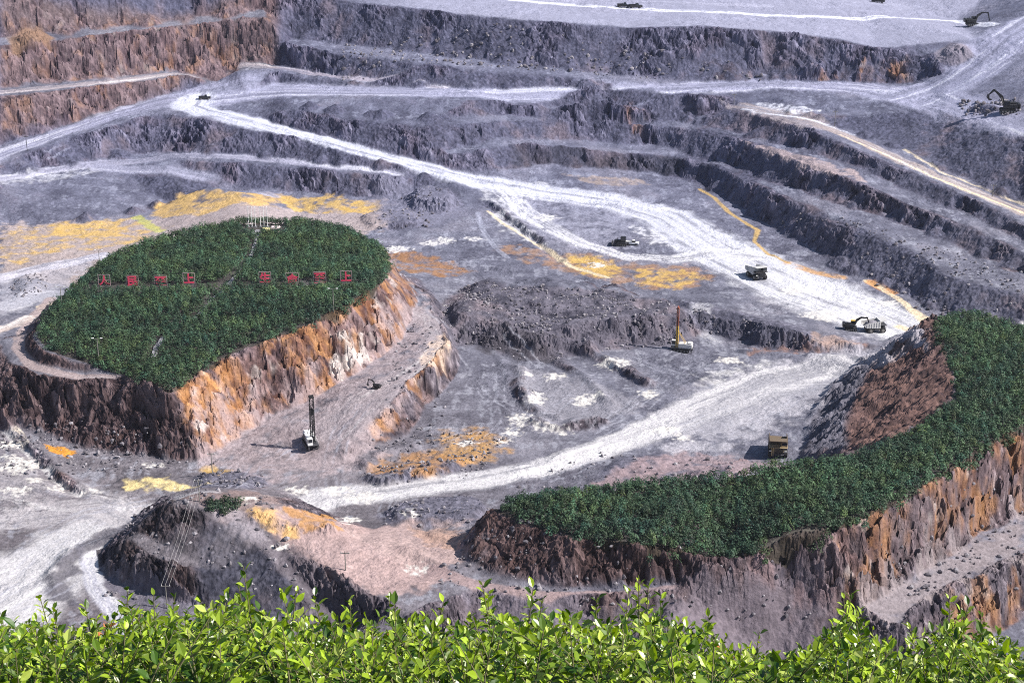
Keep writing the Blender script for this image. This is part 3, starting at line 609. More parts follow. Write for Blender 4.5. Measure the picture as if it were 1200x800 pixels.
for k, T in enumerate([[(455,300),(480,335),(510,370),(532,410),(556,448),(580,475),(582,495),(555,515)], [(586,440),(586,470),(610,485),(640,495)], [(530,512),(560,500),(584,470)],
          [(410,480),(392,510),(385,540),(388,565)], [(425,480),(408,505),(398,535)], [(355,520),(340,530),(300,560),(240,575)], [(210,570),(215,552),(260,545),(330,548)], [(330,530),(300,545),(290,560)],
          [(440,600),(442,585),(470,575)], [(460,610),(450,598),(455,585)], [(600,500),(650,480),(700,440)], [(612,430),(614,460),(630,485)], [(700,500),(760,460),(790,430)], [(680,520),(740,490),(800,440)],
          [(350,560),(280,565),(180,580),(100,600)], [(430,560),(400,575),(350,580)], [(650,560),(740,525),(850,480)], [(840,520),(900,490),(960,450)], [(60,620),(100,600),(160,590)], [(120,700),(105,680),(100,660)],
          [(420,300),(470,290),(540,270),(590,262)], [(430,330),(480,320),(540,330)], [(780,420),(830,390),(850,370)], [(700,250),(760,270),(820,300)], [(640,240),(720,262),(800,290),(860,320)], [(60,180),(180,130),(250,122)],
          [(1100,120),(1150,90),(1190,50)], [(1080,125),(1130,100),(1170,70)], [(1130,135),(1125,100),(1180,60)], [(280,100),(240,112),(250,128),(330,150)], [(0,700),(60,660),(130,620),(220,600)], [(0,720),(70,690),(120,650),(180,615)],
          [(0,690),(40,650),(110,615)], [(740,420),(800,440),(860,430)], [(600,400),(640,430),(700,440)]]):
    tracks(T, seed=400 + 3 * k)
# pale puddles and salt
for k, (u, v, ru, rv) in enumerate([(628,467,9,7),(683,469,10,7),(650,441,11,3),(610,492,12,6),(640,501,14,4),(722,425,18,5),(855,422,14,4),(600,506,9,4),(590,516,8,3),(545,519,10,3),(620,440,4,2),(700,462,5,3),(660,506,6,2),
        (22,546,22,9),(12,520,10,4),(40,562,8,3),(20,575,14,4),(70,572,8,3),(110,575,8,2),(8,535,6,2),(465,292,14,4),(520,282,10,3),(760,462,10,4),(780,505,14,4),(800,514,8,3),(505,285,10,3),(700,310,8,3),(395,575,16,4),
        (425,583,22,5),(350,575,14,3),(180,545,10,2),(480,600,8,3),(290,585,10,3),(410,610,10,3),(330,640,8,2),(488,668,10,3),(965,370,20,6),(1010,375,14,5),(1040,355,12,4),(930,340,16,5),(555,280,10,2),(640,255,14,3),(775,245,12,2)]):
    pts = [(u + ru * math.cos(q) * (1 + .25 * math.sin(3 * q + k)), v + rv * math.sin(q) * (1 + .2 * math.cos(2 * q + k))) for q in np.linspace(0, 2 * np.pi, 11)[:-1]]
    patch(pts, WHITE * C(1, .98, .93), .85, .12, 2.4, 1.7, 500 + k)
# soil under the woods
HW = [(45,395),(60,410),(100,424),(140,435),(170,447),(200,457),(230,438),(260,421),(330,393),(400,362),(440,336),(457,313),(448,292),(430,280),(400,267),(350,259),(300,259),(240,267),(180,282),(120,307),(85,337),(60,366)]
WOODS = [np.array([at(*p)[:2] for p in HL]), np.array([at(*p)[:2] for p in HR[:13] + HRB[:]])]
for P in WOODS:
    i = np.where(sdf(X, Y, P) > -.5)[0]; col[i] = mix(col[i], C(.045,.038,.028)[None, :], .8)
col = np.clip(col, .01, .85)
lum = col.mean(1, keepdims=True); col = np.clip(lum + (col - lum) * 1.12, .006, .85)
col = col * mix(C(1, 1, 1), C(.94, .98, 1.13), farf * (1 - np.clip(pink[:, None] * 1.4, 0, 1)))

# ------------------------------------------------------------------ materials
def new_mat(name):
    m = bpy.data.materials.new(name); m.use_nodes = True; nt = m.node_tree
    return m, nt, nt.nodes['Principled BSDF']
def ground_mat():
    m, nt, b = new_mat('quarry_ground'); n = nt.nodes; l = nt.links
    at_ = n.new('ShaderNodeAttribute'); at_.attribute_name = 'Col'
    tc = n.new('ShaderNodeTexCoord')
    nz = n.new('ShaderNodeTexNoise'); nz.inputs['Scale'].default_value = 1.1; nz.inputs['Detail'].default_value = 5; nz.inputs['Roughness'].default_value = .65
    l.new(tc.outputs['Object'], nz.inputs['Vector'])
    mr = n.new('ShaderNodeMapRange'); mr.inputs[1].default_value = .3; mr.inputs[2].default_value = .7; mr.inputs[3].default_value = .74; mr.inputs[4].default_value = 1.26
    l.new(nz.outputs[0], mr.inputs[0])
    vm = n.new('ShaderNodeVectorMath'); vm.operation = 'SCALE'; l.new(at_.outputs['Color'], vm.inputs[0]); l.new(mr.outputs[0], vm.inputs['Scale'])
    l.new(vm.outputs[0], b.inputs['Base Color'])
    bp = n.new('ShaderNodeBump'); bp.inputs['Strength'].default_value = .7; bp.inputs['Distance'].default_value = .45
    l.new(nz.outputs[0], bp.inputs['Height']); l.new(bp.outputs[0], b.inputs['Normal'])
    b.inputs['Roughness'].default_value = .92; b.inputs['Specular IOR Level'].default_value = .25
    return m
GM = ground_mat()
def simple(name, c, rough=.6, metal=0., noise=.15, scale=3., spec=.4):
    m, nt, b = new_mat(name); n = nt.nodes; l = nt.links
    tc = n.new('ShaderNodeTexCoord'); nz = n.new('ShaderNodeTexNoise'); nz.inputs['Scale'].default_value = scale; nz.inputs['Detail'].default_value = 4
    l.new(tc.outputs['Object'], nz.inputs['Vector'])
    mr = n.new('ShaderNodeMapRange'); mr.inputs[1].default_value = .3; mr.inputs[2].default_value = .7; mr.inputs[3].default_value = 1 - noise; mr.inputs[4].default_value = 1 + noise
    l.new(nz.outputs[0], mr.inputs[0])
    vm = n.new('ShaderNodeVectorMath'); vm.operation = 'SCALE'; vm.inputs[0].default_value = c; l.new(mr.outputs[0], vm.inputs['Scale'])
    l.new(vm.outputs[0], b.inputs['Base Color']); b.inputs['Roughness'].default_value = rough; b.inputs['Metallic'].default_value = metal
    b.inputs['Specular IOR Level'].default_value = spec
    return m

def raw_mesh(name, co, faces, mats, cols=None, smooth=False, k=4):
    me = bpy.data.meshes.new(name); me.vertices.add(len(co)); me.vertices.foreach_set('co', np.ascontiguousarray(co, np.float32).ravel())
    me.loops.add(faces.size); me.loops.foreach_set('vertex_index', faces.ravel().astype(np.int32))
    me.polygons.add(len(faces)); me.polygons.foreach_set('loop_start', (np.arange(len(faces)) * k).astype(np.int32))
    try: me.polygons.foreach_set('loop_total', np.full(len(faces), k, np.int32))
    except Exception: pass
    me.polygons.foreach_set('use_smooth', np.full(len(faces), smooth))
    if cols is not None:
        a = me.color_attributes.new('Col', 'FLOAT_COLOR', 'POINT')
        a.data.foreach_set('color', np.concatenate([cols, np.ones((len(cols), 1))], 1).astype(np.float32).ravel())
    me.update()
    for m in (mats if isinstance(mats, list) else [mats]): me.materials.append(m)
    return me
def link(name, me, parent=None, loc=None, **kw):
    o = bpy.data.objects.new(name, me); COL.objects.link(o)
    if parent: o.parent = parent
    if loc is not None: o.location = loc
    for k_, v_ in kw.items(): o[k_] = v_
    return o
# the sheet is cut into the pit floor, the roads, the walls and the three hills
co_all = np.stack([X, Y, ZZ], 1)
ii = np.arange(X.size).reshape(NR, NC); Q = np.stack([ii[:-1, :-1], ii[:-1, 1:], ii[1:, 1:], ii[1:, :-1]], -1).reshape(-1, 4)
fx, fy = X[Q].mean(1), Y[Q].mean(1)
zone = np.zeros(len(Q), int)
zone[(cliff[Q].mean(1) > .5) | ((ZZ[Q].mean(1) > 14) & (fy > 500))] = 2
h1 = sdf(fx, fy, outline([(0,400),(0,492),(50,511),(100,526),(160,536),(235,539),(300,502),(345,477),(410,441),(465,402),(487,350),(462,312),(445,290),(400,266),(300,258),(180,281),(85,337)])) > -6
HP = np.array([q[:2] for q in LINES['hl_foot']]); h1 |= in_poly(fx, fy, np.vstack([HP, outline([(487,350),(465,402),(345,477),(235,539),(50,511),(0,450)])]))
h2 = in_poly(fx, fy, np.vstack([np.array([q[:2] for q in LINES['hr_lt'][:9]]), np.array([q[:2] for q in LINES['hr_rt']]), np.array([[260, 470], [160, 500]]), np.array([q[:2] for q in LINES['hr_in'][::-1]]), np.array([q[:2] for q in LINES['hr_foot']])])) | (sdf(fx, fy, WOODS[1]) > -1)
h3 = in_poly(fx, fy, np.array([q[:2] for q in LINES['sh_toe']] + [q[:2] for q in LINES['sh_gully'][::-1]] + [at(385,618,7.5)[:2]] + [q[:2] for q in LINES['sh_back'][:4][::-1]]))
zone[h1] = 3; zone[h2 & (fy < 560)] = 4; zone[h3] = 5
zone[(ROADZ[Q].mean(1) > .5)] = 1
# end zones
names = {0: ('ground', 'grey pit floor streaked with pale dust and stained puddles'), 1: ('haul_road', 'pale dusty haul roads swinging through the pit'), 2: ('terrain', 'stepped grey rock walls and benches of the open pit'),
         3: ('hill', 'wooded rock hill with an orange cut face standing in the pit'), 4: ('hill', 'curved wooded ridge with brown and orange cut faces'), 5: ('hill', 'small bare dark hill beside the curving road')}
for z_, (nm, lb) in names.items():
    f = Q[zone == z_]
    if not len(f): continue
    u_, inv = np.unique(f.ravel(), return_inverse=True)
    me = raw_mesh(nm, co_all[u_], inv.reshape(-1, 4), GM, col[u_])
    link(nm, me, kind='structure', label=lb)
# ------------------------------------------------------------------ vegetation
def leaf_mat(name, rough=.5, trans=.35):
    m, nt, b = new_mat(name); n = nt.nodes; l = nt.links
    at_ = n.new('ShaderNodeAttribute'); at_.attribute_name = 'Col'
    l.new(at_.outputs['Color'], b.inputs['Base Color']); b.inputs['Roughness'].default_value = rough; b.inputs['Specular IOR Level'].default_value = .45
    tr = n.new('ShaderNodeBsdfTranslucent'); hs = n.new('ShaderNodeHueSaturation'); hs.inputs['Value'].default_value = 1.5; hs.inputs['Saturation'].default_value = 1.1
    l.new(at_.outputs['Color'], hs.inputs['Color']); l.new(hs.outputs[0], tr.inputs[0])
    mx = n.new('ShaderNodeMixShader'); mx.inputs[0].default_value = trans
    l.new(b.outputs[0], mx.inputs[1]); l.new(tr.outputs[0], mx.inputs[2])
    l.new(mx.outputs[0], n['Material Output'].inputs[0])
    return m
CROWN_MAT = leaf_mat('tree_foliage', .65, .2); LEAF_MAT = leaf_mat('hedge_leaf', .33, .25)
def zat(x, y):
    return hgrid(Z, np.asarray(x, float), np.asarray(y, float))
def leaf_cloud(px, py, pz, rad, hgt, ncl, size, base, seed):
    """leaf clumps over the domes of many crowns: returns corner points, faces, colours"""
    r = np.random.default_rng(seed); n = len(px); m = n * ncl
    th = r.uniform(0, 2 * np.pi, m); cz_ = r.uniform(-.15, 1, m); sr = np.sqrt(1 - cz_ ** 2)
    k = np.repeat(np.arange(n), ncl)
    lob = 1 + .28 * np.sin(3 * th + np.repeat(r.uniform(0, 6.3, n), ncl)) * sr + .16 * np.sin(5 * th + 4 * cz_ + np.repeat(r.uniform(0, 6.3, n), ncl))
    q = lob * r.uniform(.72, 1.08, m)
    c = np.stack([px[k] + rad[k] * q * sr * np.cos(th), py[k] + rad[k] * q * sr * np.sin(th), pz[k] + hgt[k] * .40 + hgt[k] * .6 * q * cz_], 1)
    nrm = np.stack([sr * np.cos(th), sr * np.sin(th), cz_ * .8 + .5], 1) + r.normal(0, .45, (m, 3)); nrm /= np.linalg.norm(nrm, axis=1, keepdims=True)
    a = np.cross(nrm, r.normal(0, 1, (m, 3))); a /= np.linalg.norm(a, axis=1, keepdims=True); b = np.cross(nrm, a)
    s = (size * r.uniform(.6, 1.3, m))[:, None]
    co = np.stack([c - a * s, c - b * s * .55, c + a * s, c + b * s * .55], 1).reshape(-1, 3)
    tone = np.repeat(r.uniform(.65, 1.35, n), ncl) * r.uniform(.7, 1.35, m)
    hue = np.repeat(r.normal(0, 1, n), ncl)
    cl = base[k] * tone[:, None] * np.stack([1 + .12 * hue, np.ones(m), 1 - .12 * hue], 1)
    return co, np.arange(m * 4).reshape(-1, 4), np.repeat(np.clip(cl, .004, .5), 4, 0)
def wood(name, P, spacing, label, seed, gaps=(), thin=None):
    r = np.random.default_rng(seed)
    x0, y0 = P.min(0) - 2; x1, y1 = P.max(0) + 2
    gx, gy = np.meshgrid(np.arange(x0, x1, spacing), np.arange(y0, y1, spacing)); gx = gx + (np.arange(gx.shape[0]) % 2)[:, None] * spacing / 2
    x = gx.ravel() + r.uniform(-.42, .42, gx.size) * spacing; y = gy.ravel() + r.uniform(-.42, .42, gx.size) * spacing
    d = sdf(x, y, P); keep = d > -.9 + .8 * r.random(x.size) + 2.2 * fbm(x / 5, y / 5, 2, seed + 3)
    for G, w in gaps:
        keep &= seg_dist(x, y, G)[0] > w
    x, y, d = x[keep], y[keep], d[keep]
    rad = spacing * (.48 + .55 * r.random(x.size) ** 2); hgt = r.uniform(2.3, 4.4, x.size) * (.78 + .3 * rad / spacing) * (1 + .45 * fbm(x / 13, y / 13, 2, seed + 5)) * (.72 + .28 * sstep(0, 5, d))
    tone = np.clip(.5 + 1.3 * fbm(x / 18, y / 18, 3, seed + 9), 0, 1)[:, None]
    base = mix(C(.034,.074,.044), C(.070,.125,.056), tone) * (.6 + .8 * r.random((x.size, 1)))
    co, f, cl = leaf_cloud(x, y, zat(x, y) + .1, rad, hgt, 125, .25, base, seed)
    me = raw_mesh(name, co, f, CROWN_MAT, cl)
    o = link(name, me, kind='stuff', label=label, category='trees')
    return o
sign_row = np.array([ground_at(u, v)[:2] for u, v in [(112,336),(160,336),(240,334),(300,333),(415,332)]])
path1 = np.array([ground_at(u, v)[:2] for u, v in [(303,272),(296,296),(278,322),(262,340),(240,362),(228,375)]])
path2 = np.array([ground_at(u, v)[:2] for u, v in [(180,420),(183,408),(192,396)]])
plaza = np.array([ground_at(u, v)[:2] for u, v in [(298,270),(325,270)]])
side1 = np.array([ground_at(u, v)[:2] for u, v in [(140,440),(158,442)]])
W1 = WOODS[0]
wood('woodland', W1, 1.9, 'dense dark green woodland covering the flat top of the left hill', 11, [(sign_row + np.array([0, -2.0]), 3.3), (path1, 1.15), (path2, 1.5), (plaza, 5.0)])
side2 = np.array([ground_at(u, v)[:2] for u, v in [(905,640),(935,628),(955,624)]])
wood('woodland', WOODS[1], 1.75, 'dense dark green woodland along the curved ridge at right', 12, [(side2, 2.0)])
# pale concrete paths through the left wood
def ribbon(name, P, hw, mat, lift=.12, **kw):
    P = np.asarray(P, float); d = np.gradient(P, axis=0); d /= np.linalg.norm(d, axis=1, keepdims=True) + 1e-9; n = np.stack([-d[:, 1], d[:, 0]], 1)
    L = P + n * hw; Rr = P - n * hw; z = np.maximum(zat(L[:,0], L[:,1]), zat(Rr[:,0], Rr[:,1])) + lift
    bm = bmesh.new(); vs = [(bm.verts.new((*L[i], z[i])), bm.verts.new((*Rr[i], z[i])), bm.verts.new((*Rr[i], z[i] - .3)), bm.verts.new((*L[i], z[i] - .3))) for i in range(len(P))]
    for a, b in zip(vs, vs[1:]):
        for k in range(4): bm.faces.new((a[k], a[(k+1)%4], b[(k+1)%4], b[k]))
    me = bpy.data.meshes.new(name); bm.to_mesh(me); bm.free(); me.materials.append(mat)
    return link(name, me, **kw)
CONC = simple('concrete_path', (.27,.27,.30), .85)
def dens_line(P, n=30):
    s = np.concatenate([[0], np.cumsum(np.linalg.norm(np.diff(P, axis=0), axis=1))]); t = np.linspace(0, s[-1], n)
    return np.stack([np.interp(t, s, P[:, 0]), np.interp(t, s, P[:, 1])], 1)
ribbon('path', dens_line(path1), .55, CONC, .35, kind='structure', label='narrow pale path climbing through the left wood')
ribbon('path', dens_line(path2), .8, CONC, .35, kind='structure', label='short pale path stub at the front of the left wood')
bm_plaza = dens_line(np.array([ground_at(297,272)[:2], ground_at(309,274)[:2]]), 5)
ribbon('pavement', bm_plaza, 2.6, CONC, .3, kind='structure', label='small pale paved clearing at the top of the left wood')

# lone shrub on the bare hill
sx, sy, sz = ground_at(262, 592)
r_ = np.random.default_rng(5)
qx = sx + r_.normal(0, 2.2, 16); qy = sy + r_.normal(0, 2.0, 16)
co, f, cl = leaf_cloud(qx, qy, zat(qx, qy), r_.uniform(.9, 1.6, 16), r_.uniform(1.2, 2.2, 16), 130, .26, np.tile(C(.030,.060,.032), (16, 1)), 77)
shrub = bpy.data.objects.new('shrub', None); COL.objects.link(shrub); shrub.location = (sx, sy, sz); shrub['category'] = 'shrub'; shrub['label'] = 'dark green shrub clump growing alone on the bare hill top'
link('foliage', raw_mesh('shrub_foliage', co - np.array([sx, sy, sz]), f, CROWN_MAT, cl), shrub)

# ---- the hedge just below the viewpoint
def hillside_drop(y):
    return np.interp(y, [-40, -5, 0, 2, 4, 7, 20, 60, 150, 230, 300, 330], [1.2, 1.6, 1.8, 2.4, 3.5, 6.3, 20, 55, 125, 178, 214, 225])
hy = np.concatenate([np.linspace(-40, 12, 70), np.geomspace(12.5, 330, 90)]); hk = np.linspace(-1, 1, 90)
hyy, hkk = np.meshgrid(hy, hk, indexing='ij'); hx = hkk * (np.abs(hyy) * .62 + 14)
hz = H - hillside_drop(hyy) + fbm(hx / 6, hyy / 6, 4, 700) * np.minimum(1.5, .08 + np.abs(hyy) * .01)
hco = np.stack([hx.ravel(), hyy.ravel(), hz.ravel()], 1); ii2 = np.arange(hx.size).reshape(hx.shape)
hq = np.stack([ii2[:-1, :-1], ii2[:-1, 1:], ii2[1:, 1:], ii2[1:, :-1]], -1).reshape(-1, 4)
hc_ = mix(C(.05,.055,.03), C(.14,.11,.08), np.clip(.5 + fbm(hx.ravel() / 3, hyy.ravel() / 3, 3, 710), 0, 1)[:, None])
link('hillside', raw_mesh('hillside', hco, hq, GM, hc_), kind='structure', label='steep brown slope falling from the viewpoint to the pit')

TOPU = [-200,0,40,60,100,150,185,230,262,285,310,340,380,420,455,500,540,570,600,640,680,720,750,775,810,850,900,950,985,1010,1040,1065,1100,1135,1165,1200,1400]
TOPV = [712,706,700,708,716,694,700,698,688,682,694,688,702,704,704,706,718,696,706,694,704,706,688,704,718,734,742,738,708,704,728,742,720,708,724,742,742]
r_ = np.random.default_rng(31)
stem_segs = []; L_c, L_d, L_n, L_s, L_col = [], [], [], [], []
def shoot(x, y, ztip, length, lean, big=1., red=False):
    base = np.array([x - lean[0] * length, y - lean[1] * length, ztip - length]); tip = np.array([x, y, ztip]); mid = (base + tip) / 2 + r_.normal(0, .02, 3)
    stem_segs.append((base, mid, tip, 0.0024 * big))
    n = int(length / .013); ph = r_.uniform(0, 6.3)
    for i in range(n):
        t = (i + .5) / n
        p = (1-t)**2 * base + 2*t*(1-t) * mid + t*t * tip
        ax = (tip - base) / np.linalg.norm(tip - base)
        a = ph + i * 2.4; out = np.array([math.cos(a), math.sin(a), 0]); up = .25 + .9 * t ** 2
        d = out + ax * up + r_.normal(0, .18, 3); d /= np.linalg.norm(d)
        sz_ = big * (.020 + .016 * r_.random()) * (1 if t < .82 else .55 + .4 * r_.random()) * (.65 if t < .2 else 1)
        L_c.append(p + d * sz_ * .25); L_d.append(d)
        nn = np.cross(np.cross(d, [0, 0, 1]), d) + r_.normal(0, .35, 3); L_n.append(nn); L_s.append(sz_)
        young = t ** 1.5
        c = mix(C(.022,.075,.008), C(.36,.50,.035), min(1, young * r_.uniform(.2, 1.8)))  # young tips bright; leaves deep in the hedge coloured darker for the shade there
        if r_.random() < .36: c = mix(c, C(.022,.075,.010), .8)  # leaves coloured dark to read as shadowed gaps
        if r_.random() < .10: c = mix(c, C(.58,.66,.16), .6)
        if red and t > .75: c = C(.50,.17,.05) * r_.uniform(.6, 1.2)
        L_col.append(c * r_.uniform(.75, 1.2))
for i in range(4500):
    y = r_.uniform(3.55, 6.0); 
    u = r_.uniform(-360, 1560); vt = float(np.interp(u, TOPU, TOPV)) + 6
    q = r_.random(); v = vt + 6 + 8 * math.sin(u / 31.) * math.sin(u / 83. + 1) + (q ** 1.1) * 125 + (6.0 - y) * 5
    k, t = ray(u, v); lean = (r_.normal(0, .55), r_.normal(0, .45) + .05)
    shoot(k * y, y, H - t * y, r_.uniform(.28, .48), lean, r_.uniform(.8, 1.2), r_.random() < .002)
for (u, v, red) in [(47,700,0),(62,712,0),(150,690,0),(180,696,0),(285,663,0),(279,680,0),(262,697,0),(235,702,0),(330,690,0),(347,692,0),(368,697,0),(455,698,0),(462,708,0),(565,684,0),(572,694,0),(625,688,0),(636,700,0),(700,699,0),(748,676,0),
                    (760,684,0),(737,690,0),(775,697,0),(990,700,0),(998,694,0),(1003,712,0),(1012,716,0),(1065,733,0),(1072,742,0),(1112,700,0),(1125,714,0),(1135,708,0),(1150,718,0),(100,710,0),(205,698,0),(520,704,0),(410,700,0),(890,740,0),(830,722,0)]:
    y = r_.uniform(4.6, 5.6); k, t = ray(u, v)
    shoot(k * y, y, H - t * y, r_.uniform(.32, .5), (r_.normal(0, .10), r_.normal(0, .08)), 1.12, bool(red))
Lc = np.array(L_c); Ld = np.array(L_d); Ln = np.array(L_n); Ls = np.array(L_s)[:, None]; Lcol = np.array(L_col)
Ln -= (Ln * Ld).sum(1, keepdims=True) * Ld; Ln /= np.linalg.norm(Ln, axis=1, keepdims=True); Lb = np.cross(Ld, Ln)
prof = [(-.1, 0, 0), (.26, .29, .07), (.62, .33, .09), (1.0, .17, .02), (1.25, 0, -.12)]
V = [Lc + Ld * Ls * prof[0][0]]
for s_, w_, z_ in prof[1:4]:
    V += [Lc + Ld * Ls * s_ + Lb * Ls * w_ + Ln * Ls * z_, Lc + Ld * Ls * s_ - Ln * Ls * .03, Lc + Ld * Ls * s_ - Lb * Ls * w_ + Ln * Ls * z_]
V += [Lc + Ld * Ls * prof[4][0] + Ln * Ls * prof[4][2]]
V = np.stack(V, 1); nl = len(Lc); nvl = V.shape[1]
T = [(0,1,2),(0,2,3),(1,4,5),(1,5,2),(2,5,6),(2,6,3),(4,7,8),(4,8,5),(5,8,9),(5,9,6),(7,10,8),(8,10,9)]
Fc = (np.arange(nl)[:, None, None] * nvl + np.array(T)[None]).reshape(-1, 3)
hedge = bpy.data.objects.new('hedge', None); COL.objects.link(hedge); hedge.location = (0, 5, H - 4.6); hedge['category'] = 'hedge'; hedge['label'] = 'sunlit bright green leafy hedge along the bottom foreground'
hoff = np.array([0, 5, H - 4.6])
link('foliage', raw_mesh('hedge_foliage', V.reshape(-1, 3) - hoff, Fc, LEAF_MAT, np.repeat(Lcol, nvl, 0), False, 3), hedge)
sv, sf = [], []
for a, m_, b, rr in stem_segs:
    o_ = len(sv)
    for p, q in ((a, rr * 1.2), (m_, rr), (b, rr * .5)):
        for k in range(4): sv.append(p + np.array([math.cos(k * 1.571) * q, math.sin(k * 1.571) * q, 0]))
    for j in (0, 4):
        for k in range(4): sf.append((o_ + j + k, o_ + j + (k + 1) % 4, o_ + j + 4 + (k + 1) % 4, o_ + j + 4 + k))
BARK = simple('bark', (.13,.12,.06), .8)
link('branch', raw_mesh('hedge_branches', np.array(sv) - hoff, np.array(sf), BARK), hedge)
# woody trunks under the leaves
tv = bmesh.new()
def tube(bm, a, b, r1, r2=None, n=8):
    a = Vector(a); b = Vector(b); r2 = r1 if r2 is None else r2; d = (b - a).normalized()
    u = d.orthogonal().normalized(); w = d.cross(u); R1 = []; R2 = []
    for i in range(n):
        c, s = math.cos(2 * math.pi * i / n), math.sin(2 * math.pi * i / n)
        R1.append(bm.verts.new(a + (u * c + w * s) * r1)); R2.append(bm.verts.new(b + (u * c + w * s) * r2))
    for i in range(n): bm.faces.new((R1[i], R1[(i+1) % n], R2[(i+1) % n], R2[i]))
    bm.faces.new(R1[::-1]); bm.faces.new(R2)
for i in range(70):
    x = -3.1 + 6.2 * (i + r_.random()) / 70; y = r_.uniform(4, 6)
    z0 = H - float(hillside_drop(y)) - .1
    k, t = ray(600, 800); zt = H - t * y - .05
    tube(tv, (x, y - 5, z0 - (H - 4.6)), (x + r_.normal(0, .15), y - 5 + r_.normal(0, .1), zt - (H - 4.6)), .02, .008, 6)
mt = bpy.data.meshes.new('hedge_trunks'); tv.to_mesh(mt); tv.free(); mt.materials.append(BARK); link('trunk', mt, hedge)
# ------------------------------------------------------------------ machines and other things
def box(bm, x0, x1, y0, y1, z0, z1, bev=0., top=None):
    """axis box; top=(dx0,dx1,dy0,dy1) insets the upper face"""
    t = top or (0, 0, 0, 0)
    v = [bm.verts.new(p) for p in [(x0,y0,z0),(x1,y0,z0),(x1,y1,z0),(x0,y1,z0),(x0+t[0],y0+t[2],z1),(x1-t[1],y0+t[2],z1),(x1-t[1],y1-t[3],z1),(x0+t[0],y1-t[3],z1)]]
    fs = [bm.faces.new([v[i] for i in q]) for q in [(3,2,1,0),(4,5,6,7),(0,1,5,4),(1,2,6,5),(2,3,7,6),(3,0,4,7)]]
    if bev: bmesh.ops.bevel(bm, geom=list({e for f in fs for e in f.edges}), offset=bev, segments=1, affect='EDGES')
def prism(bm, pts, y0, y1):
    """side outline (x, z) extruded from y0 to y1"""
    a = [bm.verts.new((x, y0, z)) for x, z in pts]; b = [bm.verts.new((x, y1, z)) for x, z in pts]
    bm.faces.new(a); bm.faces.new(b[::-1])
    for i in range(len(pts)): bm.faces.new((a[i], b[i], b[(i+1) % len(pts)], a[(i+1) % len(pts)]))
def part(name, build, mat, parent, label=None):
    bm = bmesh.new(); build(bm); bmesh.ops.recalc_face_normals(bm, faces=bm.faces)
    me = bpy.data.meshes.new(name); bm.to_mesh(me); bm.free(); me.materials.append(mat)
    o = bpy.data.objects.new(name, me); COL.objects.link(o)
    if parent: o.parent = parent
    if label: o['label'] = label
    return o
def thing(name, label, cat, loc, rz=0., group=None, scale=1., tilt=(0, 0)):
    o = bpy.data.objects.new(name, None); COL.objects.link(o); o.location = loc; o.rotation_euler = (tilt[0], tilt[1], rz); o.scale = (scale,) * 3
    o['label'] = label; o['category'] = cat
    if group: o['group'] = group
    return o
def copy_tree(o, parent=None):
    c = o.copy(); COL.objects.link(c); c.parent = parent
    for ch in [q for q in bpy.data.objects if q.parent == o]: copy_tree(ch, c)
    return c
def spot(u, v, dz=0.):
    x, y, z = ground_at(u, v); d = (X - x) ** 2 + (Y - y) ** 2; i = np.argpartition(d, 12)[:12]
    return (x, y, float(np.median(ZZ[i])) + dz)
def heading(u0, v0, u1, v1):
    a = ground_at(u0, v0); b = ground_at(u1, v1); return math.atan2(b[1] - a[1], b[0] - a[0])
YELLOW = simple('worn_yellow_paint', (.62,.40,.06), .5, scale=1.2); TAN = simple('dusty_tan_paint', (.34,.26,.15), .65, scale=1.2); PALEM = simple('dusty_pale_paint', (.60,.59,.58), .6, scale=1.2)
BLACK = simple('black_steel', (.018,.018,.022), .5); DGREY = simple('dark_grey_steel', (.06,.06,.07), .55); RUBBER = simple('rubber', (.022,.021,.022), .85); HUB = simple('hub_grey', (.20,.19,.18), .6)
GLASS = simple('dark_glass', (.015,.02,.03), .12, spec=.6); LAMP = simple('lamp_lens', (.75,.75,.70), .2); OREM = simple('load_rubble', (.22,.21,.24), .95, noise=.4, scale=2); RED = simple('red_paint', (.90,.09,.17), .5, noise=.08); WHT = simple('white_paint', (.78,.78,.78), .5, noise=.06)
BLUEM = simple('blue_tarp', (.30,.40,.62), .6)
def wheel(parent, x, y, r, w):
    o = part('wheel', lambda bm: tube(bm, (x, y - w/2, r), (x, y + w/2, r), r, n=20), RUBBER, parent)
    bmod = lambda bm: (tube(bm, (x, y - w/2 - .04, r), (x, y + w/2 + .04, r), r * .52, n=14), tube(bm, (x, y - w/2 - .10, r), (x, y + w/2 + .10, r), r * .2, n=10))
    part('rim', bmod, HUB, o)
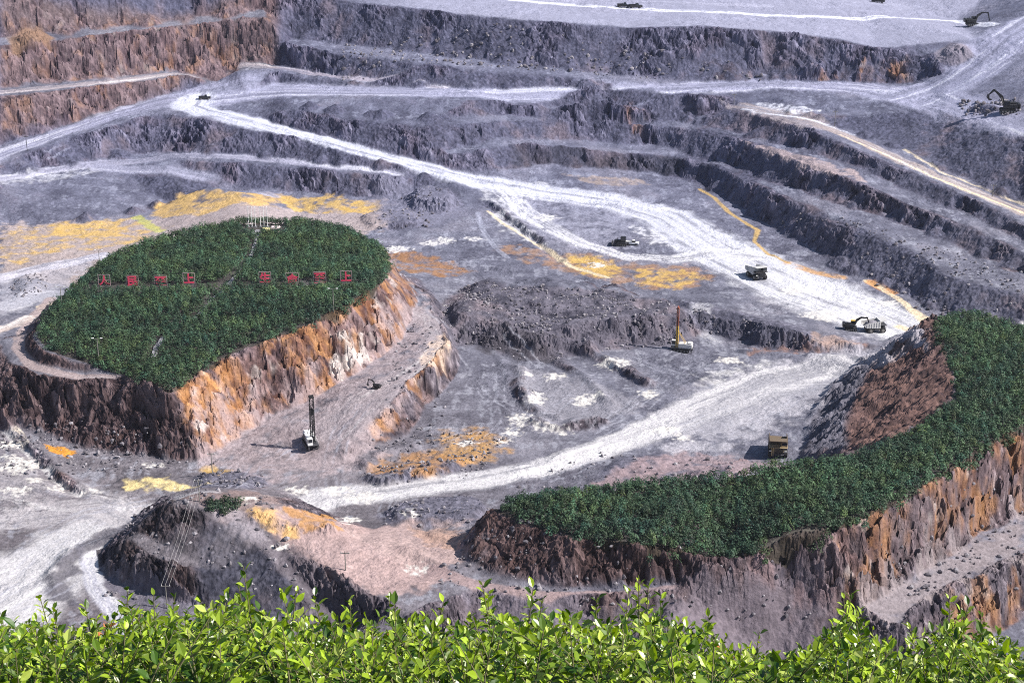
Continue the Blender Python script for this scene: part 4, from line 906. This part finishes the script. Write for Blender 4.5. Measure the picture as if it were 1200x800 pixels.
def haul_truck(label, loc, rz, body, bed_m, scale=1., load=False, cabm=None):
    t = thing('haul_truck', label, 'dump truck', loc, rz, None, scale); cabm = cabm or body
    for y in (-2.25, 2.25): wheel(t, 3.1, y, 1.25, 1.0)
    for y in (-1.9, 1.9): wheel(t, -2.3, y, 1.25, 1.7)
    part('chassis', lambda bm: (box(bm, -4, 4.2, -.9, .9, 1.0, 1.8, .08), box(bm, 2.2, 4.4, -2.0, 2.0, 1.5, 2.2, .06), tube(bm, (-2.3, -1.8, 1.25), (-2.3, 1.8, 1.25), .4), tube(bm, (3.1, -1.9, 1.25), (3.1, 1.9, 1.25), .3)), DGREY, t)
    part('fuel_tank', lambda bm: tube(bm, (-.6, -1.9, 1.6), (1.3, -1.9, 1.6), .55), body, t)
    hood = part('hood', lambda bm: (box(bm, 2.6, 4.6, -1.0, 1.6, 2.2, 3.5, .1), box(bm, 1.9, 4.7, -2.7, 2.7, 3.5, 3.65, .03)), body, t)
    part('radiator_grille', lambda bm: [box(bm, 4.602, 4.66, -.85, 1.45, 1.6 + .2 * k, 1.72 + .2 * k) for k in range(9)], BLACK, hood)
    for y in (-2.2, 2.2): part('headlight', lambda bm: (box(bm, 4.45, 4.62, y - .35, y + .35, 2.3, 2.65, .03)), LAMP, t)
    def cab_(bm): box(bm, 2.3, 4.1, .9, 2.6, 3.65, 3.95, .04); box(bm, 2.3, 4.0, .9, 2.6, 5.05, 5.2, .03); [box(bm, a, a + .12, b, b + .12, 3.95, 5.05) for a in (2.3, 3.88) for b in (.9, 2.48)]
    cb = part('cab', cab_, cabm, t)
    part('window', lambda bm: box(bm, 2.36, 3.97, .95, 2.56, 3.95, 5.05), GLASS, cb)
    part('ladder', lambda bm: ([tube(bm, (4.75, -1.9 + .5 * k, 1.0), (4.72, -1.9 + .5 * k, 3.6), .04, n=6) for k in (0, 1)], [tube(bm, (4.74, -1.9, 1.2 + .35 * k), (4.74, -1.4, 1.2 + .35 * k), .03, n=6) for k in range(7)]), cabm, t)
    part('handrail', lambda bm: ([tube(bm, (4.6, y, 3.65), (4.6, y, 4.5), .03, n=5) for y in np.linspace(-2.6, .7, 5)], tube(bm, (4.6, -2.6, 4.5), (4.6, .7, 4.5), .03, n=5), tube(bm, (4.6, -2.6, 4.1), (4.6, .7, 4.1), .03, n=5)), cabm, t)
    def bed_(bm):
        fl = [(-5.0, 3.1), (-4.2, 2.55), (1.6, 2.2), (2.0, 2.4), (2.0, 5.4), (1.8, 5.4), (1.75, 2.6), (1.5, 2.45), (-4.1, 2.8), (-4.95, 3.3)]
        prism(bm, fl, -2.5, 2.5)
        for y in (-2.6, 2.5): prism(bm, [(-5.0, 3.1), (-4.2, 2.5), (1.9, 2.2), (1.95, 5.4), (1.2, 5.3), (-4.9, 4.3)], y, y + .12)
        for k in range(6):
            x = -4.2 + k * 1.1
            for y in (-2.75, 2.62): box(bm, x, x + .22, y, y + .13, 2.7, 4.3 + .17 * k)
    bd = part('bed', bed_, bed_m, t)
    part('canopy', lambda bm: prism(bm, [(1.7, 5.15), (4.9, 5.62), (4.9, 5.78), (1.7, 5.45)], -2.6, 2.6), bed_m if bed_m is not YELLOW else YELLOW, bd)
    if load:
        def ld(bm):
            bmesh.ops.create_icosphere(bm, subdivisions=3, radius=1, matrix=Matrix.Translation((-1.3, 0, 3.6)) @ Matrix.Diagonal((3.0, 2.3, 1.5, 1)))
            for v in bm.verts: v.co += Vector([random.uniform(-.12, .12) for _ in range(3)])
        part('load', ld, OREM, bd)
    return t
def track_pair(t, L=4.4, gauge=1.5, w=.65, h=1.0):
    def tr(y):
        def f(bm):
            pts = [(-L/2 + .3, 0), (L/2 - .3, 0), (L/2, h * .4), (L/2 - .15, h * .85), (L/2 - .5, h), (-L/2 + .5, h), (-L/2 + .15, h * .85), (-L/2, h * .4)]
            prism(bm, pts, y - w/2, y + w/2)
            for k in range(int(L / .32)): box(bm, -L/2 + .35 + k * .32, -L/2 + .45 + k * .32, y - w/2 - .03, y + w/2 + .03, h - .02, h + .07); box(bm, -L/2 + .35 + k * .32, -L/2 + .45 + k * .32, y - w/2 - .03, y + w/2 + .03, -.03, .02)
        return f
    for y in (-gauge, gauge):
        o = part('track', tr(y), BLACK, t)
        part('roller', lambda bm: [tube(bm, (xx, y - w/2 - .06, h * .45), (xx, y + w/2 + .06, h * .45), h * .26, n=10) for xx in np.linspace(-L/2 + .6, L/2 - .6, 5)], HUB, o)
def excavator(label, loc, rz, paint, arm_m, scale=1., raised=False, roof=None, swing=0.):
    t = thing('excavator', label, 'excavator', loc, rz, None, scale)
    track_pair(t)
    part('undercarriage', lambda bm: (box(bm, -1.2, 1.2, -1.2, 1.2, .5, 1.05, .05), tube(bm, (0, 0, 1.0), (0, 0, 1.3), .8, n=16)), DGREY, t)
    h = part('house', lambda bm: (box(bm, -2.9, 1.2, -1.5, 1.5, 1.3, 2.4, .1), box(bm, -3.1, -2.2, -1.5, 1.5, 1.25, 2.7, .15), box(bm, -2.0, -.3, -1.3, .4, 2.4, 2.8, .06), tube(bm, (-1.4, -1.0, 2.7), (-1.4, -1.0, 3.3), .09)), paint, t)
    cb = part('cab', lambda bm: (box(bm, -.1, 1.5, .45, 1.55, 1.35, 2.0, .04), box(bm, -.15, 1.5, .42, 1.58, 3.15, 3.32, .05), [box(bm, a, a + .1, b, b + .1, 2.0, 3.15) for a in (-.1, 1.4) for b in (.45, 1.45)]), roof or paint, t)
    part('window', lambda bm: box(bm, -.04, 1.44, .5, 1.5, 2.0, 3.15), GLASS, cb)
    if raised: A, B, Cc, D = (1.0, 2.0), (3.6, 5.6), (4.3, 6.0), (5.6, 4.6)
    else: A, B, Cc, D = (1.0, 2.0), (3.4, 4.9), (5.6, 4.8), (6.4, 1.9)
    M_ = ((A[0] + B[0]) / 2 - .4, (A[1] + B[1]) / 2 + .3)
    bo = part('boom', lambda bm: (prism(bm, [(A[0]-.2, A[1]-.2), (M_[0]-.25, M_[1]+.35), (B[0]-.1, B[1]+.25), (Cc[0], Cc[1]+.15), (Cc[0], Cc[1]-.25), (B[0]+.1, B[1]-.3), (M_[0]+.4, M_[1]-.3), (A[0]+.3, A[1]-.3)], -.3, .1)), arm_m, t)
    part('cylinder', lambda bm: (tube(bm, (1.3, -.5, 1.6), (M_[0] + .2, -.5, M_[1]), .1), tube(bm, (1.3, .3, 1.6), (M_[0] + .2, .3, M_[1]), .1)), HUB, bo)
    st = part('stick', lambda bm: prism(bm, [(Cc[0]-.5, Cc[1]+.35), (Cc[0]+.15, Cc[1]+.3), (D[0]+.18, D[1]), (D[0]-.1, D[1]-.05), (Cc[0]-.15, Cc[1]-.3)], -.28, .08), arm_m, t)
    part('bucket', lambda bm: prism(bm, [(D[0]+.25, D[1]+.25), (D[0]+.45, D[1]-.7), (D[0]-.1, D[1]-1.35), (D[0]-.9, D[1]-1.3), (D[0]-.95, D[1]-1.1), (D[0]-.3, D[1]-1.0), (D[0]-.15, D[1])], -.75, .55), BLACK, t)
    return t
def drill_rig(label, loc, rz, body, mast_lo, mast_hi, mast_h, scale=1., lean=0., lattice=True, slim=False):
    t = thing('drill_rig', label, 'drilling rig', loc, rz, None, scale)
    track_pair(t, 6.2, 1.6, .8, 1.1)
    part('deck', lambda bm: (box(bm, -4.2, 4.2, -1.7, 1.7, 1.25, 1.6, .05), [box(bm, x, x + .4, y, y + .4, .1, 1.3) for x in (-4.0, 3.6) for y in (-1.6, 1.2)]), DGREY, t)
    part('engine_house', lambda bm: (box(bm, -4.0, 1.2, -1.5, 1.5, 1.6, 3.3, .1), box(bm, -3.8, -2.2, -1.2, 1.2, 3.3, 3.7, .05), tube(bm, (-1.2, .8, 3.2), (-1.2, .8, 4.2), .14)), body, t)
    part('louvre', lambda bm: [box(bm, -3.6 + k * .8, -3.1 + k * .8, -1.56, -1.50, 1.9, 2.9) for k in range(5)], DGREY, t)
    cb = part('cab', lambda bm: (box(bm, 2.5, 4.1, -1.75, -.2, 1.6, 2.4, .04), box(bm, 2.45, 4.15, -1.8, -.15, 3.6, 3.8, .04), [box(bm, a, a + .12, b, b + .12, 2.4, 3.6) for a in (2.5, 3.98) for b in (-1.75, -.32)]), body, t)
    part('window', lambda bm: box(bm, 2.55, 4.05, -1.7, -.25, 2.4, 3.6), GLASS, cb)
    part('handrail', lambda bm: ([tube(bm, (x, 1.65, 1.6), (x, 1.65, 2.6), .03, n=5) for x in np.linspace(-4, 4, 8)], tube(bm, (-4, 1.65, 2.6), (4, 1.65, 2.6), .03, n=5)), body, t)
    hw = .38 if slim else .62
    def seg(z0, z1, w):
        def f(bm):
            r = .11
            for x in (-w, w):
                for y in (-w, w): tube(bm, (1.9 + x, .4 + y, z0), (1.9 + x, .4 + y, z1), r, n=6)
            n = max(2, int((z1 - z0) / (w * 2.2)))
            for k in range(n):
                a = z0 + (z1 - z0) * k / n; b = z0 + (z1 - z0) * (k + 1) / n
                for (p, q) in (((-w,-w),(w,-w)), ((w,-w),(w,w)), ((w,w),(-w,w)), ((-w,w),(-w,-w))):
                    p_, q_ = (p, q) if k % 2 else (q, p)
                    tube(bm, (1.9 + p_[0], .4 + p_[1], a), (1.9 + q_[0], .4 + q_[1], b), r * .6, n=5); tube(bm, (1.9 + p[0], .4 + p[1], b), (1.9 + q[0], .4 + q[1], b), r * .6, n=5)
        return f
    zm = 1.4 + mast_h * .55
    m1 = part('mast', seg(1.4, zm, hw), mast_lo, t, 'lower length of the mast')
    part('mast_head', seg(zm, 1.4 + mast_h, hw * .95), mast_hi, t)
    part('drill_pipe', lambda bm: (tube(bm, (1.9, .4, .1), (1.9, .4, 1.0 + mast_h * .8), .17, n=8), box(bm, 1.5, 2.3, 0, .8, 1.4 + mast_h * .62, 1.4 + mast_h * .75)), BLACK, m1)
    part('crown_block', lambda bm: (box(bm, 1.9 - hw - .15, 1.9 + hw + .15, .4 - hw - .15, .4 + hw + .15, 1.4 + mast_h, 1.8 + mast_h, .05), tube(bm, (1.9, -.3, 2.0 + mast_h), (1.9, 1.1, 2.0 + mast_h), .3)), mast_hi, t)
    part('brace', lambda bm: (tube(bm, (-1.4, -.6, 3.3), (1.9 - hw, -.1, 1.4 + mast_h * .42), .09, n=6), tube(bm, (-1.4, 1.2, 3.3), (1.9 - hw, .9, 1.4 + mast_h * .42), .09, n=6)), mast_lo, t)
    return t
def bulldozer(label, loc, rz, body, scale=1.):
    t = thing('bulldozer', label, 'bulldozer', loc, rz, None, scale)
    track_pair(t, 3.8, 1.15, .65, 1.1)
    part('hood', lambda bm: (box(bm, .2, 2.4, -.75, .75, .8, 2.1, .1), tube(bm, (1.4, .3, 2.1), (1.4, .3, 2.9), .1)), body, t)
    part('chassis', lambda bm: box(bm, -1.9, 1.4, -.9, .9, .5, 1.3, .06), DGREY, t)
    cb = part('cab', lambda bm: (box(bm, -1.5, .2, -.85, .85, 1.3, 1.9, .04), box(bm, -1.6, .3, -.95, .95, 3.0, 3.18, .05), [box(bm, a, a + .1, b, b + .1, 1.9, 3.0) for a in (-1.5, .1) for b in (-.85, .75)]), body, t)
    part('window', lambda bm: box(bm, -1.44, .14, -.8, .8, 1.9, 3.0), GLASS, cb)
    part('blade', lambda bm: prism(bm, [(2.9, .05), (3.25, .1), (3.05, .8), (3.3, 1.5), (3.15, 1.5), (2.85, .8)], -1.95, 1.95), DGREY, t)
    [part('push_arm', lambda bm: box(bm, -.2, 2.95, yy - .08, yy + .08, .45, .7), body, t) for yy in (-1.58, 1.58)]
    part('ripper', lambda bm: (box(bm, -2.6, -1.8, -.4, .4, 1.0, 1.3), prism(bm, [(-2.6, 1.2), (-2.4, 1.2), (-2.5, .1), (-2.7, .0)], -.12, .12)), DGREY, t)
    return t
def pickup(label, loc, rz, body, scale=1., van=False):
    t = thing('pickup_truck', label, 'pickup truck', loc, rz, None, scale)
    for x in (-1.6, 1.6):
        for y in (-.85, .85): wheel(t, x, y, .42, .3)
    part('body', lambda bm: (box(bm, -2.6, 2.6, -.95, .95, .45, 1.15, .08), [box(bm, -2.6, -.1, y, y + .08, 1.1, 1.5) for y in (-.95, .87)], box(bm, -2.6, -2.5, -.95, .95, 1.1, 1.5)), body, t)
    cb = part('cab', lambda bm: (box(bm, -.15, 1.35, -.88, .88, 1.1, 1.9, .03, (.15, .45, .1, .1))), GLASS, t)
    part('roof', lambda bm: box(bm, 0, .92, -.79, .79, 1.9, 1.98, .02), body, cb)
    for y in (-.7, .7): part('headlight', lambda bm: box(bm, 2.58, 2.66, y - .18, y + .18, .8, 1.0), LAMP, t)
    return t

haul_truck('dark haul truck with pale empty tray driving down the white road', spot(886, 325), heading(862, 300, 910, 330), BLACK, PALEM, .92, cabm=DGREY)
haul_truck('large tan haul truck facing the viewer beside the curved wooded ridge', spot(911, 531), R_(-98), TAN, simple('tray_steel', (.16,.12,.08), .7), .97)
haul_truck('pale grey haul truck parked with its open tray beside the yellow excavator', spot(1024, 388), R_(8), DGREY, PALEM, .8, load=True, cabm=PALEM)
excavator('yellow roofed excavator with dark arm loading the pale truck', spot(997, 386), R_(-8), BLACK, BLACK, .95, roof=YELLOW)
excavator('large black excavator with raised boom at the right edge of the upper pit', spot(1181, 131), R_(172), BLACK, BLACK, 1.55, raised=True)
excavator('small far black excavator with arched arm on the upper plateau road', spot(1139, 30), R_(0), BLACK, BLACK, 1.35)
excavator('tiny black excavator working on the orange rock terrace', spot(441, 455), R_(150), BLACK, BLACK, .5)
drill_rig('white drilling rig with tall black mast on the orange floor', spot(364, 520), R_(-70), WHT, BLACK, BLACK, 15.2, .93)
drill_rig('white drilling rig with tall yellow mast on the grey floor', spot(799, 411), R_(165), PALEM, YELLOW, simple('rust_red_paint', (.30,.09,.05), .6), 15.6, .88, slim=True)
bulldozer('dark bulldozer crossing the grey floor above the orange stains', spot(728, 287), R_(170), BLACK, 1.15)
pickup('white pickup truck behind the dark bulldozer', spot(741, 286), R_(-10), WHT, 1.0)
pickup('dark pickup truck on the hairpin island of the main road', spot(240, 117), R_(10), BLACK, 1.1)
pickup('dark truck on the upper plateau beside the white road, left of a pair', spot(731, 8), R_(0), BLACK, 1.3)
pickup('dark truck on the upper plateau beside the white road, right of a pair', spot(745, 9), R_(10), BLACK, 1.3)
pickup('dark truck far off at the top edge right of centre', spot(1029, 3), R_(-15), BLACK, 1.4)

# ---- red characters in pale frames along the clearing
def glyph_mesh(ch, size, depth):
    cu = bpy.data.curves.new('glyph', 'FONT'); cu.body = ch; cu.size = 1; cu.extrude = .03; cu.offset = .03
    o = bpy.data.objects.new('glyph', cu); COL.objects.link(o); bpy.context.view_layer.update()
    dg = bpy.context.evaluated_depsgraph_get(); me = bpy.data.meshes.new_from_object(o.evaluated_get(dg)); bpy.data.objects.remove(o)
    n = len(me.vertices); a = np.empty(n * 3, np.float32)
    if n == 0: return None
    me.vertices.foreach_get('co', a); a = a.reshape(-1, 3)
    w = a[:, :2].max(0) - a[:, :2].min(0); c = (a[:, :2].max(0) + a[:, :2].min(0)) / 2; s = size / max(w)
    a[:, 0] = (a[:, 0] - c[0]) * s; a[:, 1] = (a[:, 1] - c[1]) * s; a[:, 2] *= 1.5
    b = np.stack([a[:, 0], -a[:, 2], a[:, 1] + size / 2], 1)
    me.vertices.foreach_set('co', b.ravel()); me.update(); me.materials.clear(); me.materials.append(RED)
    return me
SIGNF = simple('faded_pink_frame', (.50,.36,.38), .6)
ORD = ['first', 'second', 'third', 'fourth', 'fifth', 'sixth', 'seventh', 'eighth']
for k, (u, v, ch, w) in enumerate([(123,329,'人',3.9),(156,330,'民',3.9),(189,330,'至',4.1),(222,327,'上',3.8),(311,326,'生',3.9),(343,327,'命',4.1),(375,326,'至',4.1),(406,325,'上',3.7)]):
    x, y, z = ground_at(u, v + 9.5)
    b = thing('character_sign', '%s red character board from the left standing in the clearing of the left wood' % ORD[k], 'sign', (x, y, z), 0, 'red character boards across the left wood')
    z1 = 5.0; z0 = z1 - w
    def fr(bm):
        for xx in (-w/2, w/2): box(bm, xx - .05, xx + .05, -.08, .08, z0, z1)
        for zz_ in (z0, (z0 + z1) / 2, z1): box(bm, -w/2 + .11, w/2 - .11, -.07, .07, zz_ - .04, zz_ + .04)
    part('frame', fr, SIGNF, b)
    [part('post', lambda bm: box(bm, xx - .08, xx + .08, .1, .26, -.3, z1 - .05), DGREY, b) for xx in (-w/2 + .2, w/2 - .2)]
    gm_ = glyph_mesh(ch, w * .9, .1)
    if gm_:
        g = bpy.data.objects.new('character', gm_); COL.objects.link(g); g.parent = b; g.location = (0, -.16, z0 + w * .05)
# ---- flagpoles and two little kiosks in the clearing at the top
flag0 = None
for k, u in enumerate([291.5, 295.5, 299.5, 305.5, 309.5, 313.5]):
    x, y, z = ground_at(u, 266)
    if flag0 is None:
        f = thing('flagpole', '', 'flagpole', (x, y, z), 0, 'white flagpoles above the left wood')
        part('pole', lambda bm: tube(bm, (0, 0, -.2), (0, 0, 7.6), .13, .08, 8), WHT, f); part('finial', lambda bm: bmesh.ops.create_uvsphere(bm, u_segments=8, v_segments=6, radius=.16, matrix=Matrix.Translation((0, 0, 7.7))), WHT, f)
        part('base', lambda bm: box(bm, -.4, .4, -.4, .4, -.2, .35, .04), CONC, f); flag0 = f
    else: f = copy_tree(flag0); f.location = (x, y, z)
    f['label'] = '%s bare white flagpole from the left at the top of the left wood' % ORD[k]
def kiosk(u, v, m, rm, lb, s):
    k = thing('kiosk', lb, 'kiosk', ground_at(u, v), 0, None, s)
    part('wall', lambda bm: box(bm, -1, 1, -.9, .9, -.2, 1.9), m, k); part('roof', lambda bm: prism(bm, [(-1.25, 1.9), (1.25, 1.9), (1.1, 2.2), (-1.1, 2.2)], -1.1, 1.1), rm, k)
    part('door', lambda bm: box(bm, -.35, .35, -.96, -.902, -.1, 1.5), DGREY, k)
kiosk(312, 276, simple('pale_yellow_paint', (.72,.62,.22), .6), simple('cream_roof', (.75,.68,.35), .6), 'small pale yellow kiosk in the clearing at the top of the wood', 1.25)
kiosk(323, 275, simple('pale_pink_paint', (.72,.58,.58), .6), simple('pink_roof', (.80,.66,.66), .6), 'small pinkish white kiosk right of the yellow one', 1.35)
# ---- lamp posts and other poles
def pole(u, v, hgt, lb, name='lamp_post', arm=True, cross=False, m=None, cat='lamp post', dz=0):
    x, y, z = ground_at(u, v); p = thing(name, lb, cat, (x, y, z + dz)); m = m or HUB
    part('pole', lambda bm: tube(bm, (0, 0, -.3), (0, 0, hgt), .16, .10, 8), m, p)
    if arm:
        part('lamp_arm', lambda bm: (tube(bm, (0, 0, hgt - .1), (1.3, 0, hgt + .15), .06, n=6), tube(bm, (0, 0, hgt - .1), (-1.3, 0, hgt + .15), .06, n=6)), m, p)
        for s_ in (-1, 1): part('lamp_head', lambda bm: box(bm, s_ * 1.3 - .35, s_ * 1.3 + .35, -.2, .2, hgt + .08, hgt + .25, .03), WHT, p)
    if cross:
        c_ = part('crossarm', lambda bm: box(bm, -1.1, 1.1, -.08, .08, hgt - .7, hgt - .5), m, p)
        part('insulator', lambda bm: [tube(bm, (xx, 0, hgt - .5), (xx, 0, hgt - .2), .07, n=6) for xx in (-.95, 0, .95)], WHT, c_)
    return p
pole(73, 362, 7.5, 'lamp post at the left edge of the left wood'); pole(116, 424, 7.5, 'lamp post in the front left of the left wood')
pole(391, 365, 7.5, 'lamp post at the right edge of the left wood'); pole(117, 311, 6, 'lamp post at the back left of the left wood')
pole(32, 177, 7, 'dark pole on the edge of the main road at far left', 'utility_pole', False, True, BLACK, 'utility pole')
pole(978, 148, 7, 'pale pole beside the brown bench track', 'utility_pole', False, True, HUB, 'utility pole')
pole(860, 122, 5, 'pole near the white rocks where the brown bench begins', 'utility_pole', False, True, HUB, 'utility pole')
pole(1163, 230, 5, 'pole beside the brown bench at the right edge', 'utility_pole', False, True, HUB, 'utility pole')
pole(405, 668, 5.2, 'thin pole on the pink flat beside the small bare hill', 'utility_pole', False, True, HUB, 'utility pole')
pole(249, 556, 6.8, 'pole on the rubble heap behind the small bare hill', 'utility_pole', False, True, HUB, 'utility pole')
pw = pole(234, 588, 6.5, 'pole on the small bare hill carrying the cables', 'utility_pole', False, True, HUB, 'utility pole')
pb = pole(196, 712, 6.5, 'pole at the foot of the small bare hill under the cables', 'utility_pole', False, True, HUB, 'utility pole')
cab_ = bmesh.new(); a0 = Vector(pw.location); b0 = Vector(pb.location)
for dx in (-.95, 0, .95):
    P_ = [a0.lerp(b0, q) + Vector((dx, 0, 6.3 - 1.2 * 4 * q * (1 - q))) for q in np.linspace(0, 1, 14)]
    for p, q in zip(P_, P_[1:]): tube(cab_, p - a0, q - a0, .018, n=5)
me = bpy.data.meshes.new('power_cable'); cab_.to_mesh(me); cab_.free(); me.materials.append(PALEM)
link('power_cable', me, None, a0, label='three thin cables hanging across the dark face of the small hill', category='cables')

# ---- loose boulders and broken rock
r_ = np.random.default_rng(99)
RP = []
def scatter(pts, n, s0, s1):
    P = outline(pts); 
    for _ in range(n * 3):
        x = r_.uniform(P[:,0].min(), P[:,0].max()); y = r_.uniform(P[:,1].min(), P[:,1].max())
        if in_poly(np.array([x]), np.array([y]), P)[0]:
            RP.append((x, y, s0 + (s1 - s0) * r_.random() ** 3))
            n -= 1
            if n <= 0: break
for pts, hh, run, rough in HEAPS[:9]: scatter(pts, 1500 if hh == 6.0 else 90, .2, .7)
scatter([(160,600),(340,600),(360,700),(120,700)], 260, .25, .8); scatter([(540,640),(900,650),(980,720),(700,740),(500,690)], 350, .2, .7)
scatter([(0,490),(240,538),(300,545),(0,560)], 300, .2, .8); scatter([(900,262),(1200,320),(1200,400),(1090,370)], 700, .2, .8); scatter([(430,500),(600,500),(560,560),(420,560)], 250, .2, .7)
scatter([(700,530),(960,530),(900,570),(600,570)], 260, .2, .7); scatter([(400,50),(900,85),(900,95),(400,95)], 400, .3, 1.2); scatter([(470,380),(540,380),(520,520),(440,530)], 200, .2, .7)
scatter([(980,560),(1200,600),(1200,720),(1000,720)], 240, .25, .8); scatter([(1120,120),(1200,115),(1200,135),(1130,136)], 90, .3, 1.4)
RP = np.array(RP); nr = len(RP)
ico = bmesh.new(); bmesh.ops.create_icosphere(ico, subdivisions=1, radius=1); ico.verts.ensure_lookup_table(); iv = np.array([v.co for v in ico.verts]); if_ = np.array([[v.index for v in f.verts] for f in ico.faces]); ico.free()
rv = iv[None] * (1 + r_.uniform(-.3, .3, (nr, len(iv), 1))) * r_.uniform(.6, 1.2, (nr, 1, 3)) * RP[:, None, 2:3]
rv = rv + np.stack([RP[:, 0], RP[:, 1], hgrid(Z, RP[:, 0], RP[:, 1]) + RP[:, 2] * .35], 1)[:, None, :]
rf = (np.arange(nr)[:, None, None] * len(iv) + if_[None]).reshape(-1, 3)
rc = np.repeat(mix(C(.12,.11,.13), C(.36,.34,.37), r_.random((nr, 1)) ** 2), len(iv), 0)
link('boulders', raw_mesh('boulders', rv.reshape(-1, 3), rf, GM, rc, False, 3), kind='stuff', label='broken grey rock strewn over the heaps and slope feet', category='rocks')

# ---- the air over the pit
hz_bm = bmesh.new(); box(hz_bm, -900, 900, -80, 1480, -240, 240)
hm = bpy.data.meshes.new('haze'); hz_bm.to_mesh(hm); hz_bm.free()
mh = bpy.data.materials.new('haze'); mh.use_nodes = True; mh.node_tree.nodes.clear()
ho = mh.node_tree.nodes.new('ShaderNodeOutputMaterial'); hv = mh.node_tree.nodes.new('ShaderNodeVolumePrincipled')
hv.inputs['Color'].default_value = (.80, .84, 1.0, 1); hv.inputs['Density'].default_value = .00004; hv.inputs['Anisotropy'].default_value = .2
mh.node_tree.links.new(hv.outputs[0], ho.inputs['Volume']); hm.materials.append(mh)
link('haze', hm, kind='stuff', label='thin bluish haze hanging over the pit')
